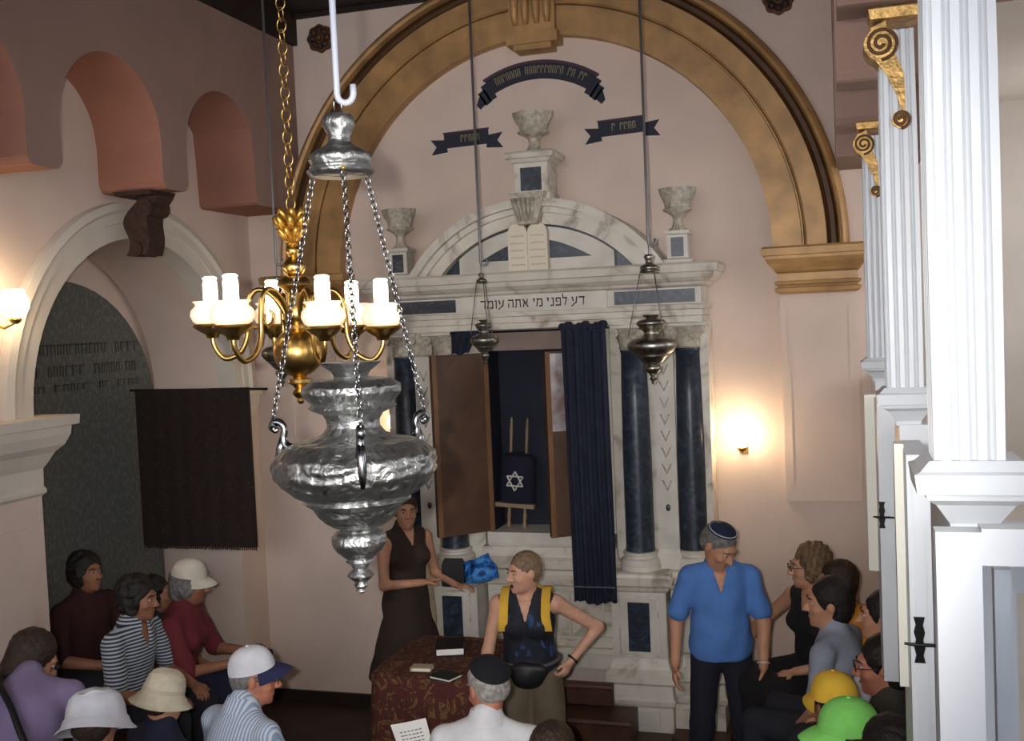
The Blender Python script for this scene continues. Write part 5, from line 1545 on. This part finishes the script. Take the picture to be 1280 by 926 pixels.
# woman by the ark in the dark dress
M_DRESS = fab('dark_brown', srgb(54, 40, 34))
I = person('woman in sleeveless dark brown dress pointing beside the open ark door', (506, 616, 7.35), 34, 10, 'stand', 'tan', ('short', H_BROWN),
           dict(m=M_DRESS, sleeve=0, v=.06, ease=.012, name='bodice'), ('dress', M_DRESS, .42, .30), fem=True, nod=8, s=.985, lean=2, h=.008, floor=.13, w=1.05,
           armR=((.04, .06, -.27), (-.17, .22, -.26)), handR=(-.95, .25, .12), curlR=(.05, 1.3, 1.4, 1.4), palmR=(0, 0, -1), armL=((-.09, -.03, -.27), (-.16, .14, -.36)), handL=(-.4, .8, 0), group=G)
sh, el, wr = I['arms']['L']
# cream shawl hanging over her shoulder
g = Field(.010); r_ = I['root']
p0 = I['shL']+I['sd']*.02+I['ud']*.05; p1 = I['shL']-I['sd']*.05-I['fd']*.06-I['ud']*.25; p2 = p1-I['ud']*.40-I['sd']*.03
g.cap(p0, p1, .022, .036, .02); g.cap(p1, p2, .036, .05, .02, (I['fd'], 1.8)); g.noise(.004, 30, .4)
fmesh(g, 'shawl', fab('cream_shawl', srgb(186, 168, 138)), r_)
# blue printed scarf held out near the ark
pz_ = onY(592, 712, 7.0)
M_SCARF = blotch_mat('bright_blue_print', [srgb(18, 30, 60), srgb(28, 90, 170), srgb(70, 150, 214), srgb(20, 50, 110)], 10, .6, pos=[.34, .46, .56, .68])
P4 = [onY(*p, 7.0) for p in ((578, 704), (608, 692), (626, 722), (580, 733))]
vs_ = []; fs_ = []; n_ = 14
for sdn in (0, 1):
    for j in range(n_+1):
        for i in range(n_+1):
            u, v_ = i/n_, j/n_
            p = (P4[0]*(1-u)+P4[1]*u)*(1-v_)+(P4[3]*(1-u)+P4[2]*u)*v_
            f_ = .035*math.sin(u*7+v_*3)+.02*math.sin(v_*9-u*4)
            vs_.append((p[0], p[1]+f_-.008*sdn, p[2]+.012*math.sin(u*8)*v_))
q = (n_+1)**2
for j in range(n_):
    for i in range(n_):
        b = j*(n_+1)+i; fs_ += [(b, b+1, b+n_+2, b+n_+1), (q+b, q+b+n_+1, q+b+n_+2, q+b+1)]
for i in range(n_):
    for b, c in ((i, i+1), (n_*(n_+1)+i, n_*(n_+1)+i+1), (i*(n_+1), (i+1)*(n_+1)), (i*(n_+1)+n_, (i+1)*(n_+1)+n_)): fs_.append((b, c, q+c, q+b))
bag = empty('cloth_bag', (0,0,0), 0, 'black bag with a bright blue printed flap held beside the ark door', 'bag')
MB().add(vs_, fs_).build('printed_flap', M_SCARF, bag, True, 60)
c = onY(568, 715, 7.03)
MB().rloft(c[0]-.085, c[0]+.085, 6.99, 7.05, [(c[2]-.10, -.012), (c[2]-.09, 0), (c[2]+.06, -.004), (c[2]+.10, -.02)]).build('bag_body', M_BOOKBLACK, bag, True, 50)

# ---- seated on the right
RS = 'people seated under the gallery'
I = person('seated woman in black sleeveless top with glasses reaching out an arm', (1012, 682, 6.3), -50, -78, 'sit', 'tan', ('curly', H_BLOND),
           dict(m=fab('black', srgb(22, 20, 22)), sleeve=0, v=.07, ease=.014), ('skirt', fab('black_skirt', srgb(24, 22, 24)), .2, .3), fem=True, s=1.02, w=1.25, h=.009, lean=6, hs=1.02, tilt=0, nod=4,
           armR=((.17, .12, -.20), (.26, .20, -.36)), handR=(.3, .6, -.6), group=RS)
glasses(I)
I = person('woman in orange top half hidden behind the dark haired man', (1047, 703, 6.15), -40, -75, 'sit', 'tan', ('thick', H_BROWN), dict(m=fab('orange', srgb(228, 150, 52)), sleeve=.4), ('trousers', fab('dk1', srgb(34, 32, 38))), fem=True, s=1.02, side=20, h=.011, armR=((.03, .0, -.27), (-.02, .1, -.45)), group=RS)
I = person('dark haired young man in grey t-shirt looking towards the ark', (1037, 724, 5.55), -112, -82, 'sit', 'tan', ('thick', H_DARK), dict(m=fab('grey_tee', srgb(150, 156, 170)), sleeve=.5), ('trousers', fab('dk2', srgb(36, 36, 44))), s=1.0, hs=1.05, h=.009, nod=2, browm=H_DARK, armR=((.06, .02, -.27), (-.04, .16, -.42)), armL=((-.06, .02, -.27), (.04, .16, -.42)), group=RS)
I = person('dark haired person in white top seated against the gallery front', (1105, 741, 4.98), -120, -88, 'sit', 'tan', ('thick', H_DARK), dict(m=fab('white_top', srgb(196, 198, 206)), sleeve=.5), ('trousers', fab('dk2', srgb(36, 36, 44))), s=.97, hs=.97, h=.011, browm=H_DARK, group=RS)
I = person('woman with short dark hair, glasses and dark olive shirt', (1102, 797, 4.5), -118, -84, 'sit', 'ruddy', ('thick', H_DARK), dict(m=fab('olive', srgb(70, 68, 62)), sleeve=.5), ('trousers', fab('dk2', srgb(36, 36, 44))), fem=True, s=1.0, h=.009, nod=6, hs=1.0, browm=H_DARK, group=RS)
glasses(I)
I = person('person in bright yellow baseball cap', (1040, 846, 4.25), -125, -140, 'sit', 'dark', ('crop', H_DARK), dict(m=fab('dk3', srgb(32, 32, 40)), sleeve=.5), ('trousers', fab('dk2', srgb(36, 36, 44))), s=.98, h=.011, nod=10, hat=.03, group=RS)
baseball_cap(I, fab('cap_yellow', srgb(236, 190, 62)), fab('cap_yellow', srgb(236, 190, 62)))
I = person('person in bright green baseball cap', (1058, 884, 3.85), -110, -78, 'sit', 'tan', ('crop', H_DARK), dict(m=fab('dk4', srgb(40, 42, 54)), sleeve=.5), ('trousers', fab('dk2', srgb(36, 36, 44))), s=.98, h=.011, nod=6, hat=.03, group=RS)
baseball_cap(I, fab('cap_green', srgb(140, 226, 110)), fab('cap_green', srgb(140, 226, 110)), scale=1.08)
I = person('person with dark hair low beside the green capped visitor', (1112, 898, 3.5), -140, -150, 'sit', 'tan', ('thick', H_DARK), dict(m=fab('navy2', srgb(38, 40, 58)), sleeve=.5), ('trousers', fab('dk2', srgb(36, 36, 44))), s=.98, h=.012, eyes=False, group=RS)

# ---- seated in front
FS = 'people seated in the front rows'
I = person('white haired man in white shirt and black kippah seen from behind', (603, 824, 4.85), 170, -150, 'sit', 'ruddy', ('crop', H_WHITE), dict(m=fab('white_shirt', srgb(226, 226, 228)), sleeve=.6, collar=True), ('trousers', fab('dk2', srgb(36, 36, 44))), s=1.0, hs=1.05, h=.009, nod=22, neck=20, side=0, w=1.05, browm=H_WHITE, armL=((-.10, .03, -.26), (-.05, .27, -.20)), group=FS)
kippah(I, fab('kippah_black', srgb(22, 22, 28)), None, tilt_=-50, r=.110)
I = person('person with dark hair low in front of the speaking woman', (690, 906, 4.2), 175, 170, 'sit', 'tan', ('thick', H_BROWN), dict(m=fab('dk4', srgb(40, 42, 54)), sleeve=.5), ('trousers', fab('dk2', srgb(36, 36, 44))), s=1.0, h=.012, eyes=False, group=FS)
M_STR = stripe_mat('blue_white_pinstripe', srgb(138, 160, 188), srgb(206, 212, 222), 20, 'X', .5)
I = person('man in white cap with navy visor, glasses and striped light blue shirt', (318, 815, 5.0), 128, 84, 'sit', 'ruddy', ('crop', H_GREY), dict(m=M_STR, sleeve=.6, collar=True), ('trousers', fab('dk2', srgb(36, 36, 44))), s=1.02, h=.009, nod=10, neck=26, hat=.03, lean=10, browm=H_GREY, group=FS)
baseball_cap(I, fab('cap_white', srgb(226, 226, 232)), fab('visor_navy', srgb(44, 44, 82)), back=12, scale=1.03)
glasses(I)
I = person('person in cream straw sun hat and dark navy top', (207, 838, 4.9), 120, 130, 'sit', 'tan', ('short', H_BROWN), dict(m=fab('navy3', srgb(34, 36, 58)), sleeve=.5), ('trousers', fab('dk2', srgb(36, 36, 44))), fem=True, s=.97, h=.011, nod=14, eyes=False, hat=.0, group=FS)
sun_hat(I, mat('cream_straw', srgb(214, 204, 178), .85, noise=.1, nscale=30, bump=.3, bscale=150), .05, .105, tx=-4, ty=6, floppy=.008, band=mat('straw_band', srgb(204, 192, 164), .85, noise=.1))
I = person('person in big floppy white sun hat', (122, 866, 4.55), 165, 150, 'sit', 'ruddy', ('short', H_BROWN), dict(m=fab('dk5', srgb(50, 46, 60)), sleeve=.5), ('trousers', fab('dk2', srgb(36, 36, 44))), fem=True, s=1.0, h=.011, nod=16, eyes=False, hat=.0, group=FS)
sun_hat(I, fab('hat_white', srgb(230, 232, 240)), .045, .115, tx=-6, ty=-8, floppy=.010, r0_=.122)
# woman bending forward in lavender
I = person('woman in lavender shirt with black shoulder strap bending forward', (56, 792, 4.95), 168, 98, 'stand', 'tan', ('bob', H_BROWN), dict(m=fab('lavender', srgb(138, 124, 158)), sleeve=.55), ('trousers', fab('dk6', srgb(40, 38, 44))), fem=True, s=1.02, h=.009, lean=40, neck=44, nod=34, w=1.12, group=FS)
ud, fd, sd = I['ud'], I['fd'], I['sd']
st_ = [I['chest']-sd*.10+ud*.195+fd*.04, I['chest']-sd*.10+ud*.185-fd*.05, I['chest']-sd*.08+ud*.11-fd*.135, I['chest']-fd*.165-sd*.02, I['waist']-fd*.15+sd*.07, I['waist']+sd*.17-fd*.06-ud*.05, I['pel']+sd*.20+ud*.02]
MB().tube(smooth(st_), .015, 8).build('bag_strap', M_BOOKBLACK, I['root'], True)
f_ = Field(.011); f_.ell(I['pel']+sd*.25-ud*.0, (.06, .13, .12), I['Mt'], .02); fmesh(f_, 'shoulder_bag', M_BOOKBLACK, I['root'])
MB().tube([tuple(I['HP'](-.06+.12*i/8, .112-.02*abs(i-4)/4, .012)) for i in range(9)], .010, 6).build('sunglasses', M_BOOKBLACK, I['root'], True)

# ---- seated in the arched recess on the left
LS = 'people seated in the arched recess'
M_POLO = stripe_mat('dark_pale_polo_stripes', srgb(176, 184, 192), srgb(44, 50, 64), 16, 'Z', .5)
I = person('dark haired man in dark and pale striped polo shirt', (172, 722, 6.1), 55, 62, 'sit', 'dark', ('curly', H_DARK), dict(m=M_POLO, sleeve=.55, v=.09, collar=True), ('trousers', fab('dk2', srgb(36, 36, 44))), s=1.0, h=.009, nod=8, lean=10, browm=H_DARK, group=LS)
I = person('person in dark red top sitting by the inscribed tablet', (105, 692, 6.75), 40, 40, 'sit', 'dark', ('curly', H_DARK), dict(m=fab('dark_red', srgb(58, 26, 28)), sleeve=.9), ('trousers', fab('dk2', srgb(36, 36, 44))), s=1.0, h=.010, browm=H_DARK, group=LS)
I = person('dark haired person mostly hidden behind the striped shirt man', (192, 722, 7.25), 60, 75, 'sit', 'dark', ('curly', H_DARK), dict(m=fab('dk1', srgb(34, 32, 38)), sleeve=.9), ('trousers', fab('dk2', srgb(36, 36, 44))), s=.96, h=.012, eyes=False, group=LS)
I = person('person in wine red shirt and pale cap holding a black camera', (240, 703, 6.6), 70, 78, 'sit', 'dark', ('bob', H_GREY), dict(m=fab('wine_red', srgb(110, 40, 48)), sleeve=.9), ('trousers', fab('dark_blue_jeans', srgb(38, 40, 66))), fem=True, s=1.04, w=1.12, h=.010, lean=12, nod=16, hat=.03, armR=((.08, .12, -.24), (-.02, .36, -.22)), armL=((-.08, .10, -.26), (.02, .36, -.26)), group=LS)
baseball_cap(I, fab('cap_pale', srgb(206, 198, 182)), fab('cap_pale', srgb(206, 198, 182)))
wr = (I['arms']['R'][2]+I['arms']['L'][2])/2
m4 = I['root'].matrix_basis
cpos = Matrix.Translation(I['root'].location) @ Matrix.Rotation(I['root'].rotation_euler[2], 4, 'Z') @ Vector(wr+np.array([0, .085, .012]))
cam_o = empty('photo_camera', cpos, I['root'].rotation_euler[2], 'black camera held by the wine red shirted person', 'camera')
MB().rloft(-.06, .06, -.035, .035, [(-.04, -.006), (-.034, 0), (.034, 0), (.04, -.006)]).build('camera_body', M_BOOKBLACK, cam_o)
MB().tube([(0, .03, 0), (0, .07, 0), (0, .09, 0)], [.034, .034, .03], 16).build('lens', M_BOOKBLACK, cam_o, True, 40)
MB().box(-.02, .02, -.02, .03, .04, .06).build('viewfinder', M_BOOKBLACK, cam_o)

# sheet of paper held in the front row
a, b, c, d = (atd(*p) for p in ((488, 906, 5.18), (532, 897, 5.2), (541, 931, 5.12), (500, 940, 5.1)))
ps = empty('paper_sheet', (0,0,0), 0, 'printed white sheet of paper held up in the front row', 'paper')
nn = np.cross(b-a, d-a); nn /= np.linalg.norm(nn)
def shp(u, v_, o): return tuple((a*(1-u)+b*u)*(1-v_)+(d*(1-u)+c*u)*v_+nn*(o+.006*math.sin(u*3)))
n_ = 8; vs_ = []; fs_ = []
for o_ in (0, .0012):
    for i in range(n_+1):
        for v_ in (0, 1.8): vs_.append(shp(i/n_, v_, o_))
q = 2*(n_+1)
for i in range(n_):
    k = 2*i; fs_ += [(k, k+1, k+3, k+2), (q+k, q+k+2, q+k+3, q+k+1), (k, k+2, q+k+2, q+k), (k+1, q+k+1, q+k+3, k+3)]
fs_ += [(0, q, q+1, 1), (q-2, q-1, 2*q-1, 2*q-2)]
MB().add(vs_, fs_).build('sheet', M_PAPER, ps, True, 60)
g = MB(); sgn = 1 if nn@(CAM-a) > 0 else -1
for r_i in range(9):
    v0 = .32+.13*r_i
    for i in range(6):
        u0, u1 = .18+.11*i, .18+.11*i+.07+.03*random.random()
        o_ = .0018 if sgn > 0 else -.0008
        g.add([shp(u0, v0, o_), shp(u1, v0, o_), shp(u1, v0+.035, o_), shp(u0, v0+.035, o_)], [(0, 1, 2, 3)])
g.build('print_lines', M_INK, ps)['kind'] = 'stuff'

# ------------------------------------------------------------------ benches under the seated people
def bench(x0, x1, y0, y1, z, label):
    t = empty('bench', ((x0+x1)/2, (y0+y1)/2, FZ), 0, label, 'bench')
    hx, hy = (x1-x0)/2, (y1-y0)/2; H = z-FZ
    MB().box(-hx, hx, -hy, hy, H-.04, H).build('seat', M_STEPS, t)
    for a_ in (-1, 1):
        for b_ in (-1, 1): MB().box(a_*(hx-.05)-.03, a_*(hx-.05)+.03, b_*(hy-.05)-.03, b_*(hy-.05)+.03, 0, H-.04).build('leg', M_STEPS, t)
def bench_under(group, cond, label, along_y, d0=-.2, d1=.2):
    L_ = [p for g_, p, st__ in SEATS if st__ and g_ == group and cond(p)]
    z = min(p[2] for p in L_)-.02
    xs = [p[0] for p in L_]; ys = [p[1] for p in L_]
    if along_y: bench(min(xs)+d0, max(xs)+d1, min(ys)-.25, max(ys)+.25, z, label)
    else: bench(min(xs)-.25, max(xs)+.25, min(ys)+d0, max(ys)+d1, z, label)
bench_under('people seated under the gallery', lambda p: True, 'dark wooden bench along the gallery side', True, -.1, .2)
bench_under('people seated in the arched recess', lambda p: p[0] < -4.1, 'dark wooden bench inside the arched recess', True)
bench_under('people seated in the arched recess', lambda p: p[0] >= -4.1, 'dark wooden bench before the arched recess', True)
bench_under('people seated in the front rows', lambda p: p[1] > 4.15, 'dark wooden bench of the front row', False, -.08, .08)
bench_under('people seated in the front rows', lambda p: p[1] <= 4.15, 'dark wooden bench of the second row', False, -.1, .05)
